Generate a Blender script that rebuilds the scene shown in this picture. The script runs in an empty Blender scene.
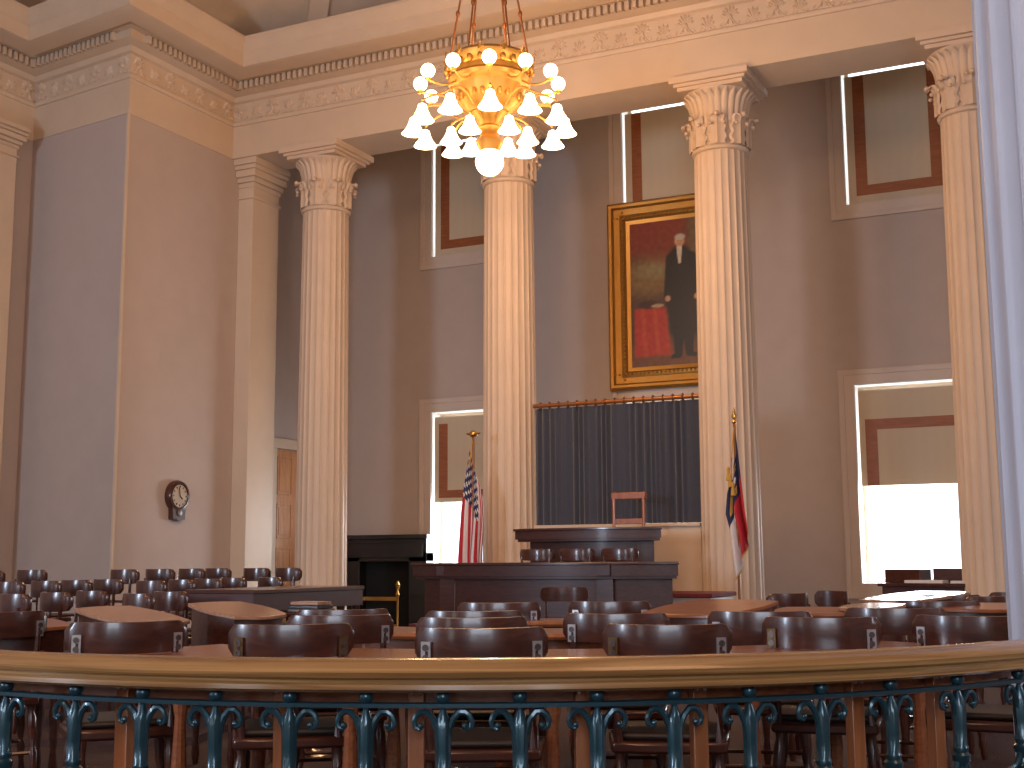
import bpy, math, random
from mathutils import Vector, Matrix, noise
random.seed(7)
sc = bpy.context.scene
COL = sc.collection
PI = math.pi
R = math.radians

# ------------------------------------------------------------------ camera
F = 1257.5; PIT = 0.1398; YAW = 0.4507; ROL = -0.006
EYE = 1.13
_c, _s, _cp, _sp = math.cos(YAW), math.sin(YAW), math.cos(PIT), math.sin(PIT)
r0 = Vector((_c, _s, 0)); fw = Vector((-_s*_cp, _c*_cp, _sp)); u0 = Vector((_s*_sp, -_c*_sp, _cp))
cr, sr = math.cos(ROL), math.sin(ROL)
rt = r0*cr + u0*sr
up = u0*cr - r0*sr
CAM = Vector((0, 0, EYE))
def proj(p):
    v = Vector(p) - CAM
    d = v.dot(fw)
    return 512 + F*v.dot(rt)/d, 384 - F*v.dot(up)/d, d
def ray(px, py):
    return fw + rt*((px-512)/F) - up*((py-384)/F)
def at_Y(px, py, Y):
    d = ray(px, py); return CAM + d*(Y/d.y)
def at_X(px, py, X):
    d = ray(px, py); return CAM + d*(X/d.x)
def at_Z(px, py, Z):
    d = ray(px, py); return CAM + d*((Z-EYE)/d.z)
def zfor(X, Y, py):
    z = 2.0
    for _ in range(20):
        a = proj((X, Y, z))[1]; b = proj((X, Y, z+.01))[1]
        z += (py-a)/((b-a)/.01)
    return z
# plan coordinates seen from the viewing spot: xr metres to the right, d metres ahead
def plan(xr, d):
    v = Vector((_c, _s))*xr + Vector((-_s, _c))*d
    return v.x, v.y
def planpx(px, d):
    return plan((px-512)/1245.0*d, d)

cam_d = bpy.data.cameras.new('camera'); cam = bpy.data.objects.new('camera', cam_d); COL.objects.link(cam)
cam_d.sensor_width = 36; cam_d.lens = F/1024*36; cam_d.clip_start = .05; cam_d.clip_end = 200
cam.matrix_world = Matrix(((rt.x, up.x, -fw.x, 0), (rt.y, up.y, -fw.y, 0), (rt.z, up.z, -fw.z, EYE), (0, 0, 0, 1)))
sc.camera = cam

# ------------------------------------------------------------------ materials
def newmat(name):
    m = bpy.data.materials.new(name); m.use_nodes = True
    nt = m.node_tree; b = nt.nodes['Principled BSDF']; return m, nt, b
def setp(b, **k):
    for a, v in k.items():
        n = {'rough': 'Roughness', 'metal': 'Metallic', 'coat': 'Coat Weight', 'coatr': 'Coat Roughness', 'spec': 'Specular IOR Level',
             'sheen': 'Sheen Weight', 'emc': 'Emission Color', 'ems': 'Emission Strength'}[a]
        if n in b.inputs: b.inputs[n].default_value = v
def col4(c): return (c[0], c[1], c[2], 1)
def plaster(name, c, var=.06, rough=.75, scale=3, bump=.02):
    m, nt, b = newmat(name); n = nt.nodes; l = nt.links
    tc = n.new('ShaderNodeTexCoord'); no = n.new('ShaderNodeTexNoise'); no.inputs['Scale'].default_value = scale; no.inputs['Detail'].default_value = 4
    cr_ = n.new('ShaderNodeValToRGB')
    cr_.color_ramp.elements[0].position = .3; cr_.color_ramp.elements[1].position = .7
    cr_.color_ramp.elements[0].color = col4([x*(1-var) for x in c]); cr_.color_ramp.elements[1].color = col4([min(1, x*(1+var)) for x in c])
    l.new(tc.outputs['Object'], no.inputs['Vector']); l.new(no.outputs['Fac'], cr_.inputs['Fac']); l.new(cr_.outputs['Color'], b.inputs['Base Color'])
    n2 = n.new('ShaderNodeTexNoise'); n2.inputs['Scale'].default_value = 60; bp = n.new('ShaderNodeBump'); bp.inputs['Strength'].default_value = bump*3; bp.inputs['Distance'].default_value = .01
    l.new(tc.outputs['Object'], n2.inputs['Vector']); l.new(n2.outputs['Fac'], bp.inputs['Height']); l.new(bp.outputs['Normal'], b.inputs['Normal'])
    setp(b, rough=rough); return m
def wood(name, c1, c2, rough=.28, coat=.5, scale=(2, 18, 18), detail=6, spec=.5):
    m, nt, b = newmat(name); n = nt.nodes; l = nt.links
    tc = n.new('ShaderNodeTexCoord'); mp = n.new('ShaderNodeMapping'); mp.inputs['Scale'].default_value = scale
    no = n.new('ShaderNodeTexNoise'); no.inputs['Scale'].default_value = 2.2; no.inputs['Detail'].default_value = detail; no.inputs['Distortion'].default_value = .8
    cr_ = n.new('ShaderNodeValToRGB'); cr_.color_ramp.elements[0].position = .35; cr_.color_ramp.elements[1].position = .68
    cr_.color_ramp.elements[0].color = col4(c1); cr_.color_ramp.elements[1].color = col4(c2)
    l.new(tc.outputs['Object'], mp.inputs['Vector']); l.new(mp.outputs['Vector'], no.inputs['Vector']); l.new(no.outputs['Fac'], cr_.inputs['Fac']); l.new(cr_.outputs['Color'], b.inputs['Base Color'])
    setp(b, rough=rough, coat=coat, coatr=.12, spec=spec); return m
def plain(name, c, rough=.5, metal=0, coat=0):
    m, nt, b = newmat(name); n = nt.nodes; l = nt.links
    tc = n.new('ShaderNodeTexCoord'); no = n.new('ShaderNodeTexNoise'); no.inputs['Scale'].default_value = 9
    mx = n.new('ShaderNodeMixRGB'); mx.blend_type = 'MULTIPLY'; mx.inputs[0].default_value = .18; mx.inputs[1].default_value = col4(c)
    l.new(tc.outputs['Object'], no.inputs['Vector']); l.new(no.outputs['Fac'], mx.inputs[2]); l.new(mx.outputs[0], b.inputs['Base Color'])
    setp(b, rough=rough, metal=metal, coat=coat); return m
def emis(name, c, s):
    m, nt, b = newmat(name); b.inputs['Base Color'].default_value = col4((.9, .85, .75)); setp(b, emc=col4(c), ems=s, rough=.3); return m

M = {}
M['wall'] = plaster('mauve_plaster', (.485, .395, .35), .03)
M['cream'] = plaster('cream_paint', (.62, .48, .355), .03, .55)
M['column'] = plaster('column_paint', (.64, .49, .365), .03, .5)
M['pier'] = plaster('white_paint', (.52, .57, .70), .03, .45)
M['ceil'] = plaster('ceiling_plaster', (.55, .44, .33), .06)
M['trimw'] = plaster('casing_paint', (.60, .49, .42), .03, .5)
M['carpet'] = plaster('red_carpet', (.16, .03, .03), .2, .95, 30, .2)
M['floor'] = plaster('floor_carpet', (.05, .02, .015), .2, .9, 20, .2)
M['maho'] = wood('mahogany', (.045, .013, .008), (.085, .024, .013), .28, .35)
M['mahod'] = wood('dark_mahogany', (.050, .016, .013), (.080, .025, .020), .42, .12)
M['desk'] = wood('desk_wood', (.22, .065, .025), (.36, .12, .045), .3, .4)
M['lid'] = wood('lid_wood', (.30, .15, .09), (.42, .22, .14), .22, .5)
M['oak'] = wood('golden_oak', (.19, .085, .025), (.40, .22, .08), .25, .6, (.5, .5, 26))
M['counter'] = wood('counter_wood', (.13, .035, .014), (.22, .07, .028), .2, .7)
M['post'] = wood('post_wood', (.26, .075, .022), (.38, .12, .04), .35, .4, (12, 12, 1.5))
M['door'] = wood('door_wood', (.55, .24, .10), (.68, .34, .16), .35, .4, (10, 10, 1.5))
M['bandw'] = wood('band_wood', (.26, .075, .022), (.36, .11, .035), .5, .1)
M['iron'] = plain('teal_iron', (.018, .06, .08), .32, .35, .4)
M['gilt'] = plain('gilt', (.50, .26, .06), .42, .7)
M['brass'] = plain('brass', (.75, .42, .10), .25, .95)
M['bronze'] = plain('bronze_rod', (.35, .13, .04), .4, .5)
M['steel'] = plain('plate_metal', (.55, .50, .50), .35, .7)
M['screw'] = plain('screw_metal', (.16, .13, .12), .4, .8)
M['black'] = plain('black_marble', (.012, .010, .010), .35, 0, .3)
M['soot'] = plain('soot', (.004, .004, .004), .9)
M['white'] = plain('white_fabric', (.80, .74, .74), .8)
M['red'] = plain('red_fabric', (.50, .02, .035), .8)
M['blue'] = plain('blue_fabric', (.02, .028, .09), .8)
M['gold'] = plain('gold_fringe', (.62, .34, .05), .7)
M['leather'] = plain('dark_upholstery', (.035, .022, .016), .5)
M['paper'] = plain('paper', (.75, .72, .70), .7)
M['clockf'] = plain('clock_dial', (.46, .34, .22), .5)
M['dull'] = plain('dull_brass', (.16, .09, .035), .45, .7)
M['jamb'] = plaster('jamb_paint', (.86, .84, .78), .02, .5)
M['riser'] = plaster('white_riser', (.55, .48, .42), .03, .5)
M['bulb'] = emis('lit_bulb', (1, .80, .50), 8)
M['bell'] = emis('lit_glass_shade', (1, .78, .46), 6)
# roller shade: cloth lets daylight through
def shademat():
    m, nt, b = newmat('shade_cloth'); n = nt.nodes; l = nt.links
    b.inputs['Base Color'].default_value = (.50, .40, .29, 1); setp(b, rough=.8)
    tr = n.new('ShaderNodeBsdfTranslucent'); tr.inputs['Color'].default_value = (.5, .38, .25, 1)
    w = n.new('ShaderNodeTexWave'); w.inputs['Scale'].default_value = 2.0; w.inputs['Distortion'].default_value = 2
    tc = n.new('ShaderNodeTexCoord'); l.new(tc.outputs['Object'], w.inputs['Vector'])
    mx2 = n.new('ShaderNodeMixRGB'); mx2.inputs[1].default_value = (.64, .52, .38, 1); mx2.inputs[2].default_value = (.65, .53, .39, 1)
    l.new(w.outputs['Fac'], mx2.inputs[0]); l.new(mx2.outputs[0], b.inputs['Base Color'])
    mx = n.new('ShaderNodeMixShader'); mx.inputs[0].default_value = .12
    l.new(b.outputs[0], mx.inputs[1]); l.new(tr.outputs[0], mx.inputs[2]); l.new(mx.outputs[0], nt.nodes['Material Output'].inputs['Surface'])
    return m
M['shade'] = shademat()
def glassmat():
    m, nt, b = newmat('window_glass'); n = nt.nodes; l = nt.links
    t = n.new('ShaderNodeBsdfTransparent'); g = n.new('ShaderNodeBsdfGlossy'); g.inputs['Roughness'].default_value = .02
    mx = n.new('ShaderNodeMixShader'); mx.inputs[0].default_value = .06
    l.new(t.outputs[0], mx.inputs[1]); l.new(g.outputs[0], mx.inputs[2]); l.new(mx.outputs[0], nt.nodes['Material Output'].inputs['Surface'])
    return m
M['glass'] = glassmat()
def curtainmat():
    m, nt, b = newmat('slate_curtain'); n = nt.nodes; l = nt.links
    tc = n.new('ShaderNodeTexCoord'); no = n.new('ShaderNodeTexNoise'); no.inputs['Scale'].default_value = 40
    cr_ = n.new('ShaderNodeValToRGB'); cr_.color_ramp.elements[0].color = (.030, .036, .060, 1); cr_.color_ramp.elements[1].color = (.045, .052, .080, 1)
    l.new(tc.outputs['Object'], no.inputs['Vector']); l.new(no.outputs['Fac'], cr_.inputs['Fac']); l.new(cr_.outputs['Color'], b.inputs['Base Color']); setp(b, rough=.8, sheen=.3); return m
M['curtain'] = curtainmat()
def attrmat():
    m, nt, b = newmat('oil_paint'); n = nt.nodes; l = nt.links
    a = n.new('ShaderNodeAttribute'); a.attribute_name = 'paint'; l.new(a.outputs['Color'], b.inputs['Base Color']); setp(b, rough=.4, coat=.15); return m
M['paint'] = attrmat()

# ------------------------------------------------------------------ mesh builder
class MB:
    def __init__(s): s.v = []; s.f = []; s.mi = []; s.cur = 0
    def add(s, vs, fs):
        b = len(s.v); s.v += [tuple(v) for v in vs]; s.f += [tuple(b+i for i in f) for f in fs]; s.mi += [s.cur]*len(fs); return s
    def box(s, x0, x1, y0, y1, z0, z1, T=None):
        vs = [Vector((x, y, z)) for z in (z0, z1) for y in (y0, y1) for x in (x0, x1)]
        if T: vs = [T @ v for v in vs]
        return s.add(vs, [(0, 2, 3, 1), (4, 5, 7, 6), (0, 1, 5, 4), (2, 6, 7, 3), (0, 4, 6, 2), (1, 3, 7, 5)])
    def tube(s, pts, rad, n=8, cap=True, ref=Vector((0, 0, 1))):
        pts = [Vector(p) for p in pts]; rs = rad if isinstance(rad, (list, tuple)) else [rad]*len(pts)
        rings = []
        for i, p in enumerate(pts):
            d = (pts[min(i+1, len(pts)-1)] - pts[max(i-1, 0)]).normalized()
            a = d.cross(ref)
            if a.length < .05: a = d.cross(Vector((1, 0, 0)))
            a.normalize(); b = d.cross(a)
            rings.append([p + (a*math.cos(2*PI*k/n) + b*math.sin(2*PI*k/n))*rs[i] for k in range(n)])
        vs = [v for r_ in rings for v in r_]; fs = []
        for i in range(len(pts)-1):
            for k in range(n): fs.append((i*n+k, i*n+(k+1) % n, (i+1)*n+(k+1) % n, (i+1)*n+k))
        if cap: fs.append(tuple(range(n))[::-1]); fs.append(tuple((len(pts)-1)*n+k for k in range(n)))
        return s.add(vs, fs)
    def lathe(s, prof, n=24, o=(0, 0, 0), T=None, cap=True):
        vs = []
        for r_, z in prof:
            for k in range(n):
                v = Vector((r_*math.cos(2*PI*k/n), r_*math.sin(2*PI*k/n), z))
                if T: v = T @ v
                vs.append(v + Vector(o))
        fs = [(i*n+k, i*n+(k+1) % n, (i+1)*n+(k+1) % n, (i+1)*n+k) for i in range(len(prof)-1) for k in range(n)]
        if cap: fs.append(tuple(range(n))[::-1]); fs.append(tuple((len(prof)-1)*n+k for k in range(n)))
        return s.add(vs, fs)
    def ball(s, c, r_, n=16, m=9, sq=(1, 1, 1)):
        prof = [(max(1e-4, math.sin(PI*i/m)), -math.cos(PI*i/m)) for i in range(m+1)]
        T = Matrix.Diagonal((r_*sq[0], r_*sq[1], r_*sq[2], 1)); return s.lathe(prof, n, c, T, False)
    def grid(s, fn, nu, nv, close=False):
        vs = [fn(i/nu, j/nv) for j in range(nv+1) for i in range(nu+1)]
        fs = [(j*(nu+1)+i, j*(nu+1)+i+1, (j+1)*(nu+1)+i+1, (j+1)*(nu+1)+i) for j in range(nv) for i in range(nu)]
        return s.add(vs, fs)
    def prism(s, poly, z0, z1, T=None):
        n = len(poly); vs = [Vector((p[0], p[1], z0)) for p in poly] + [Vector((p[0], p[1], z1)) for p in poly]
        if T: vs = [T @ v for v in vs]
        return s.add(vs, [tuple(range(n))[::-1], tuple(range(n, 2*n))] + [(i, (i+1) % n, n+(i+1) % n, n+i) for i in range(n)])
    def arcstrip(s, prof, c, a0, a1, n, closed=True):
        # prof: (radius, z); swept round the vertical axis at c
        vs = []; k = len(prof)
        for i in range(n+1):
            a = a0 + (a1-a0)*i/n
            for r_, z in prof: vs.append((c[0]+r_*math.cos(a), c[1]+r_*math.sin(a), z))
        fs = []
        for i in range(n):
            for j in range(k if closed else k-1): fs.append((i*k+j, i*k+(j+1) % k, (i+1)*k+(j+1) % k, (i+1)*k+j))
        if closed: fs.append(tuple(range(k))[::-1]); fs.append(tuple(n*k+j for j in range(k)))
        return s.add(vs, fs)
    def build(s, name, mat, parent=None, smooth=35, bevel=0, solid=0):
        me = bpy.data.meshes.new(name); me.from_pydata([tuple(v) for v in s.v], [], s.f)
        mats = mat if isinstance(mat, list) else [mat]
        for m in mats: me.materials.append(m)
        if len(mats) > 1: me.polygons.foreach_set('material_index', s.mi)
        me.update()
        if smooth:
            me.polygons.foreach_set('use_smooth', [True]*len(me.polygons)); me.set_sharp_from_angle(angle=R(smooth))
        o = bpy.data.objects.new(name, me); COL.objects.link(o)
        if parent: o.parent = parent
        if solid:
            md = o.modifiers.new('solid', 'SOLIDIFY'); md.thickness = solid; md.offset = 0
        if bevel:
            md = o.modifiers.new('bevel', 'BEVEL'); md.width = bevel; md.segments = 2; md.limit_method = 'ANGLE'
        return o
def tag(o, label, cat, group=None, kind=None):
    o['label'] = label; o['category'] = cat
    if group: o['group'] = group
    if kind: o['kind'] = kind
    return o
def thing(name, label, cat, loc=(0, 0, 0), rz=0, group=None):
    o = bpy.data.objects.new(name, None); COL.objects.link(o); o.location = loc; o.rotation_euler = (0, 0, rz); o.empty_display_size = .1
    return tag(o, label, cat, group)
def struct(o, label=None, cat=None):
    o['kind'] = 'structure'
    if label: o['label'] = label
    if cat: o['category'] = cat
    return o
def dup(o, parent=None, loc=None, rz=None, label=None, group=None):
    c = o.copy(); COL.objects.link(c)
    if parent: c.parent = parent
    if loc is not None: c.location = loc
    if rz is not None: c.rotation_euler = (0, 0, rz)
    if label: c['label'] = label
    if group: c['group'] = group
    for ch in list(o.children): dup(ch, c)
    return c
def hide_proto(o):      # removes a model that was only copied from
    for ch in list(o.children): hide_proto(ch)
    bpy.data.objects.remove(o)

# ------------------------------------------------------------------ main dimensions (metres)
YC = 15.5; WA = .41; ZA = 6.209 + EYE          # colonnade axis, half depth of beam, underside of beam
XB = -12.1; YB = 12.81                          # projecting wall block
YW = 18.6                                       # window wall
CX = [-10.627, -7.536, -4.446, -1.355]
ZD = zfor(XB+.35, YC-WA-.35, 88)                 # dentil course
ZF = zfor(XB+.75, YC-WA-.75, 66.5)                 # underside of fascia
ZT = zfor(XB+.86, YC-WA-.86, 36)                 # top of cornice
q1 = at_Z(33, 141, ZA)
Q = [Vector((q1.x, 2.0)), Vector((q1.x, q1.y)), Vector((XB, YB)), Vector((XB, YC-WA)), Vector((5.0, YC-WA))]
ZCEIL = ZT + 1.5
print('ZA', ZA, 'ZD', ZD, 'ZF', ZF, 'ZT', ZT, 'q1', q1)

# ------------------------------------------------------------------ shell
XR = 5.0
struct(MB().box(-19, XR, -4, 19.5, -.1, 0).build('floor', M['floor'], smooth=0))
cm = MB()
cm.box(-19, XR, -4, YC+WA, ZCEIL, ZCEIL+.1)
struct(cm.build('ceiling', M['ceil'], smooth=0))
# plaster ribs across the ceiling corner
rb = MB()
for k in range(-1, 5):
    x = -11.2 + k*2.9
    rb.box(x, x+.35, -4, YC-WA, ZCEIL-.18, ZCEIL)
for k in range(5):
    y = 1.5 + k*2.9
    rb.box(-19, XR, y, y+.35, ZCEIL-.17, ZCEIL)
struct(rb.build('trim_1', M['cream'], smooth=0))
# left side walls (projecting block)
wl = MB()
H = ZA + .1
wl.box(-18, q1.x, -4, q1.y+.5, 0, ZCEIL)
struct(wl.build('wall_left', M['wall'], smooth=0))
wb = MB(); T = .3
wb.prism([(q1.x, q1.y), (XB, YB), (XB, YC+.42), (-18, YC+.42), (-18, q1.y)], 0, ZCEIL)
struct(wb.build('wall_block', M['wall'], smooth=0))
be = MB().box(XB-.02, XB+.015, YB-.015, YB+.02, 0, ZA)
struct(be.build('trim_2', M['cream'], smooth=0))

# wall of the side bay with the door
XS = -12.35
dz = zfor(XS, 16.3, 446); dzf = zfor(XS, 16.2, 433)
dy0 = at_X(275, 500, XS).y; dy1 = dy0+1.25
ws = MB()
ws.box(XS-.4, XS, YC+.42, dy0, 0, 9.6); ws.box(XS-.4, XS, dy1, 19.0, 0, 9.6); ws.box(XS-.4, XS, dy0, dy1, dz, 9.6)
struct(ws.build('wall_side', M['wall'], smooth=0))
dr = bpy.data.objects.new('door_1', None); COL.objects.link(dr); struct(dr); dr.location = (XS-.08, dy0, 0)
W = dy1-dy0
dl = MB(); dl.box(-.05, 0, 0, W, 0, dz)
dl.build('door_leaf', M['door'], dr, bevel=.004)
dp = MB()
rows = [(.06, .24), (.29, .46), (.51, .70), (.75, .96)]
for a, b in rows:
    for y0, y1 in ((.12, .44), (.56, .88)):
        Y0, Y1, Z0, Z1 = y0*W, y1*W, a*dz, b*dz
        dp.box(0, .012, Y0, Y0+.02, Z0, Z1); dp.box(0, .012, Y1-.02, Y1, Z0, Z1); dp.box(0, .012, Y0, Y1, Z0, Z0+.02); dp.box(0, .012, Y0, Y1, Z1-.02, Z1)
        dp.box(0, .008, Y0+.06, Y1-.06, Z0+.06, Z1-.06)
dp.build('raised_panels', M['door'], dr, bevel=.003)
df = MB()
df.box(.08, .11, -.14, 0, 0, dz+.14); df.box(.08, .11, W, W+.14, 0, dz+.14); df.box(.08, .12, -.14, W+.14, dz, dz+.16)
df.build('door_casing', M['cream'], dr, bevel=.004)
MB().ball((.05, W-.1, 1.0), .035).build('door_knob', M['brass'], dr)

# window wall with openings
p_l = at_Y(861, 545, YW).x
SW = 3.5446
OW = 1.56
opx = [(p_l-2*SW, p_l-2*SW+OW), (p_l-SW, p_l-SW+OW), (p_l, p_l+OW), (p_l+SW, p_l+SW+OW)]
ZW0 = .78; ZW1 = 1.6282*1.55+EYE; ZU0 = zfor(p_l+.3, YW, 203); ZU1 = 9.0
xs = sorted([-13, XR] + [v for o in opx for v in o]); zs = [0, ZW0, ZW1, ZU0, ZU1, 9.6]
wm = MB(); D = .42
for i in range(len(xs)-1):
    for j in range(len(zs)-1):
        xc = (xs[i]+xs[i+1])/2
        if any(a < xc < b for a, b in opx) and j in (1, 3): continue
        for y in (YW, YW+D):
            wm.add([(xs[i], y, zs[j]), (xs[i+1], y, zs[j]), (xs[i+1], y, zs[j+1]), (xs[i], y, zs[j+1])], [(0, 1, 2, 3)])
for a, b in opx:
    for z0, z1 in ((ZW0, ZW1), (ZU0, ZU1)):
        wm.add([(a, YW, z0), (a, YW+D, z0), (a, YW+D, z1), (a, YW, z1)], [(0, 1, 2, 3)])
        wm.add([(b, YW, z0), (b, YW+D, z0), (b, YW+D, z1), (b, YW, z1)], [(0, 1, 2, 3)])
        wm.add([(a, YW, z0), (b, YW, z0), (b, YW+D, z0), (a, YW+D, z0)], [(0, 1, 2, 3)])
        wm.add([(a, YW, z1), (b, YW, z1), (b, YW+D, z1), (a, YW+D, z1)], [(0, 1, 2, 3)])
struct(wm.build('wall_back', M['wall'], smooth=0))
struct(MB().box(-13, XR, YC+WA, 19.2, 9.6, 9.7).build('ceiling.001', M['ceil'], smooth=0))
wr = MB(); wr.box(XR, XR+.2, -4, 19.2, 0, ZCEIL)
# wall behind the viewer with tall windows
xw = [-19, -9.6, -8.4, -4.2, -3.0, .4, 1.5, 3.2, 4.2, XR+.2]; zz_ = [0, .9, 3.4, ZCEIL]
wq = MB()
for i in range(len(xw)-1):
    for j in range(3):
        if j == 1 and i % 2 == 1: continue
        wq.box(xw[i], xw[i+1], -4.3, -4, zz_[j], zz_[j+1])
struct(wq.build('wall_rear', M['wall'], smooth=0))
struct(wr.build('wall_right', M['wall'], smooth=0))

wn = 0
def window(a, b, z0, z1, sh0, sh1, bars):
    """casing, sash, glass, roller shade with brown bands"""
    global wn; wn += 1
    w = bpy.data.objects.new('window_%d' % wn, None); COL.objects.link(w); struct(w); w.location = (a, YW, z0)
    ww, hh = b-a, z1-z0
    c = MB(); cw = .20
    pr = [(0, 0), (0, -.03), (cw*.7, -.03), (cw*.72, -.042), (cw, -.05), (cw+.02, -.045), (cw+.02, .0)]
    vs = [((-o if k in (0, 3) else ww+o), y, (-o if k in (0, 1) else hh+o)) for k in range(4) for o, y in pr]; n = len(pr)
    c.add(vs, [(k*n+j, k*n+j+1, ((k+1) % 4)*n+j+1, ((k+1) % 4)*n+j) for k in range(4) for j in range(n-1)])
    c.build('casing', M['trimw'], w, smooth=20)
    rv = MB(); e = .003
    rv.box(e, e+.004, .002, .30, e, hh-e); rv.box(ww-e-.004, ww-e, .002, .30, e, hh-e); rv.box(e, ww-e, .002, .30, e, e+.004); rv.box(e, ww-e, .002, .30, hh-e-.004, hh-e)
    rv.build('jamb_lining', M['jamb'], w, smooth=0)
    s_ = MB()
    for x in (0, ww-.06): s_.box(x, x+.06, .30, .35, 0, hh)
    for z in (0, hh/2-.03, hh-.06): s_.box(.061, ww-.061, .302, .348, z+.001, z+.06)
    s_.build('sash', M['cream'], w)
    MB().box(.0, ww, .322, .328, 0, hh).build('glass_pane', M['glass'], w, smooth=0)
    g = .045
    sh = MB().box(g, ww-g, 0.030, .035, sh0-z0, sh1-z0).build('roller_shade', M['shade'], w, smooth=0)
    for (k, x0, x1, y0, y1) in bars:
        MB().box(x0, x1, .022, .030, y0-z0, y1-z0).build('shade_band', M['bandw'], sh, smooth=0)
    return w
BW = .165
# lower windows
for idx, (a, b) in enumerate(opx):
    if idx == 3: shb = 2.1
    shb = {0: zfor(a+.3, YW, 502), 1: 2.0, 2: zfor(a+.5, YW, 485), 3: 2.0}[idx]
    t = ZW1-.09
    ia, ib = .16, OW-.06
    if idx == 0:
        b0 = shb+.07; bars = [(0, .13, .13+BW, b0, t-.12), (0, ib-BW, ib, b0, t-.12), (0, .13+BW, ib-BW, b0, b0+.13)]
    else:
        b1 = zfor(a+.5, YW, 418)
        bars = [(0, .13, .13+BW, shb, b1), (0, ib-BW+.03, ib, shb, b1), (0, .13+BW, ib-BW+.03, b1-.15, b1)]
    window(a, b, ZW0, ZW1, shb, t, bars)
# upper windows
zst = 6.209*YW/(YC+WA)+EYE-.03
for idx, (a, b) in enumerate(opx):
    b0 = ZU0+.13
    bars = [(0, .16, .16+BW, b0, zst-.02), (0, OW-.16-BW, OW-.16, b0, zst-.02), (0, .16+BW, OW-.16-BW, b0, b0+.15)]
    window(a, b, ZU0, ZU1, ZU0, zst, bars)

# ------------------------------------------------------------------ entablature swept round the room
def offs(path, o):
    out = []
    n = len(path)
    for i in range(n):
        ds = []
        if i > 0: ds.append((path[i]-path[i-1]).normalized())
        if i < n-1: ds.append((path[i+1]-path[i]).normalized())
        ns = [Vector((d.y, -d.x)) for d in ds]
        if len(ns) == 1: out.append(path[i]+ns[0]*o)
        else:
            m = (ns[0]+ns[1]); m = m/m.length_squared*2
            out.append(path[i]+m*o)
    return out
def sweep(prof, path):
    mb = MB(); k = len(prof)
    cols = [offs(path, o) for o, z in prof]
    vs = [(cols[j][i].x, cols[j][i].y, prof[j][1]) for i in range(len(path)) for j in range(k)]
    fs = [(i*k+j, i*k+j+1, (i+1)*k+j+1, (i+1)*k+j) for i in range(len(path)-1) for j in range(k-1)]
    mb.add(vs, fs); return mb
struct(sweep([(-.05, ZA-.004), (.012, ZA-.004), (.012, ZA+.50), (.035, ZA+.505), (.045, ZA+.53), (.045, ZA+.56), (.02, ZA+.58), (-.05, ZA+.585)], Q).build('trim_3', M['cream'], smooth=25), 'plain cream architrave band over the columns', 'architrave')
struct(sweep([(.008, ZA+.57), (.008, ZD-.11), (.06, ZD-.09), (.10, ZD-.03), (.22, ZD-.01), (.25, ZD)], Q).build('trim_4', M['cream'], smooth=25))
struct(sweep([(.22, ZD), (.22, ZD+.13), (.31, ZD+.135), (.36, ZD+.17), (.42, ZD+.20), (.42, ZF-.03), (.70, ZF-.02), (.75, ZF), (.75, ZF+.20), (.77, ZF+.22), (.79, ZF+.27), (.84, ZT-.06), (.86, ZT-.04), (.86, ZT), (-.1, ZT)], Q).build('trim_5', M['cream'], smooth=25), 'deep cream cornice round the top of the room', 'cornice')
# dentils and frieze ornament
den = MB(); orn = MB()
def petal(o, P, ux, uz, un, ang, L, w, base):
    d = ux*math.sin(ang)+uz*math.cos(ang); s_ = ux*math.cos(ang)-uz*math.sin(ang)
    b = P + d*base; t = P + d*(base+L); m = P + d*(base+L*.65)
    o.add([b, m+s_*w/2, t, m-s_*w/2, m+un*.028], [(0, 1, 4), (1, 2, 4), (2, 3, 4), (3, 0, 4)])
for i in range(len(Q)-1):
    a, b = Q[i], Q[i+1]; d = (b-a); L = d.length; d.normalize(); n = Vector((d.y, -d.x))
    s0 = 3.5 if i == 0 else 0
    k = int((L-s0)/.10)
    for j in range(k):
        u = s0 + (j+.5)*(L-s0)/k
        ii = i
        p = a + d*u
        T = Matrix(((d.x, n.x, 0, p.x), (d.y, n.y, 0, p.y), (0, 0, 1, 0), (0, 0, 0, 1)))
        den.box(-.028, .028, .22, .30, ZD+.005, ZD+.12, T)
    k = int((L-s0)/.30)
    hz = ZD-.11-(ZA+.58); zc = ZA+.60
    ux = Vector((d.x, d.y, 0)); un = Vector((n.x, n.y, 0)); uz = Vector((0, 0, 1))
    for j in range(k):
        u = s0 + (j+.5)*(L-s0)/k
        P = Vector((a.x+d.x*u, a.y+d.y*u, zc)) + un*.009
        c = P + uz*hz*.42
        if j % 2 == 0:
            for q in range(-3, 4): petal(orn, c, ux, uz, un, q*.42, hz*(.48-.045*abs(q)), .045, .035)
            for sg in (-1, 1):
                orn.tube([c+ux*sg*.02-uz*.02, c+ux*sg*.07-uz*.10, c+ux*sg*.11-uz*.13, c+ux*sg*.13-uz*.09, c+ux*sg*.10-uz*.07], .013, 5)
                petal(orn, c-uz*.02, ux, uz, un, PI-sg*.5, hz*.32, .05, .02)
            orn.ball(c, .035, 8, 5)
        else:
            for q in (-1, 0, 1): petal(orn, c-uz*.10, ux, uz, un, q*.38, hz*.62, .06, .02)
            for sg in (-1, 1):
                petal(orn, c-uz*.10, ux, uz, un, sg*.85, hz*.36, .045, .03)
                orn.tube([c+ux*sg*.03-uz*.10, c+ux*sg*.08-uz*.15, c+ux*sg*.10-uz*.11, c+ux*sg*.07-uz*.09], .012, 5)
struct(den.build('trim_6', M['cream'], smooth=0), 'row of small cream dentil blocks under the cornice', 'dentils')
struct(orn.build('trim_7', M['cream'], smooth=0), 'cream leaf-fan relief ornament along the frieze', 'frieze ornament')
QF = [Vector((q1.x, -4))] + Q[1:]
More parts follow.
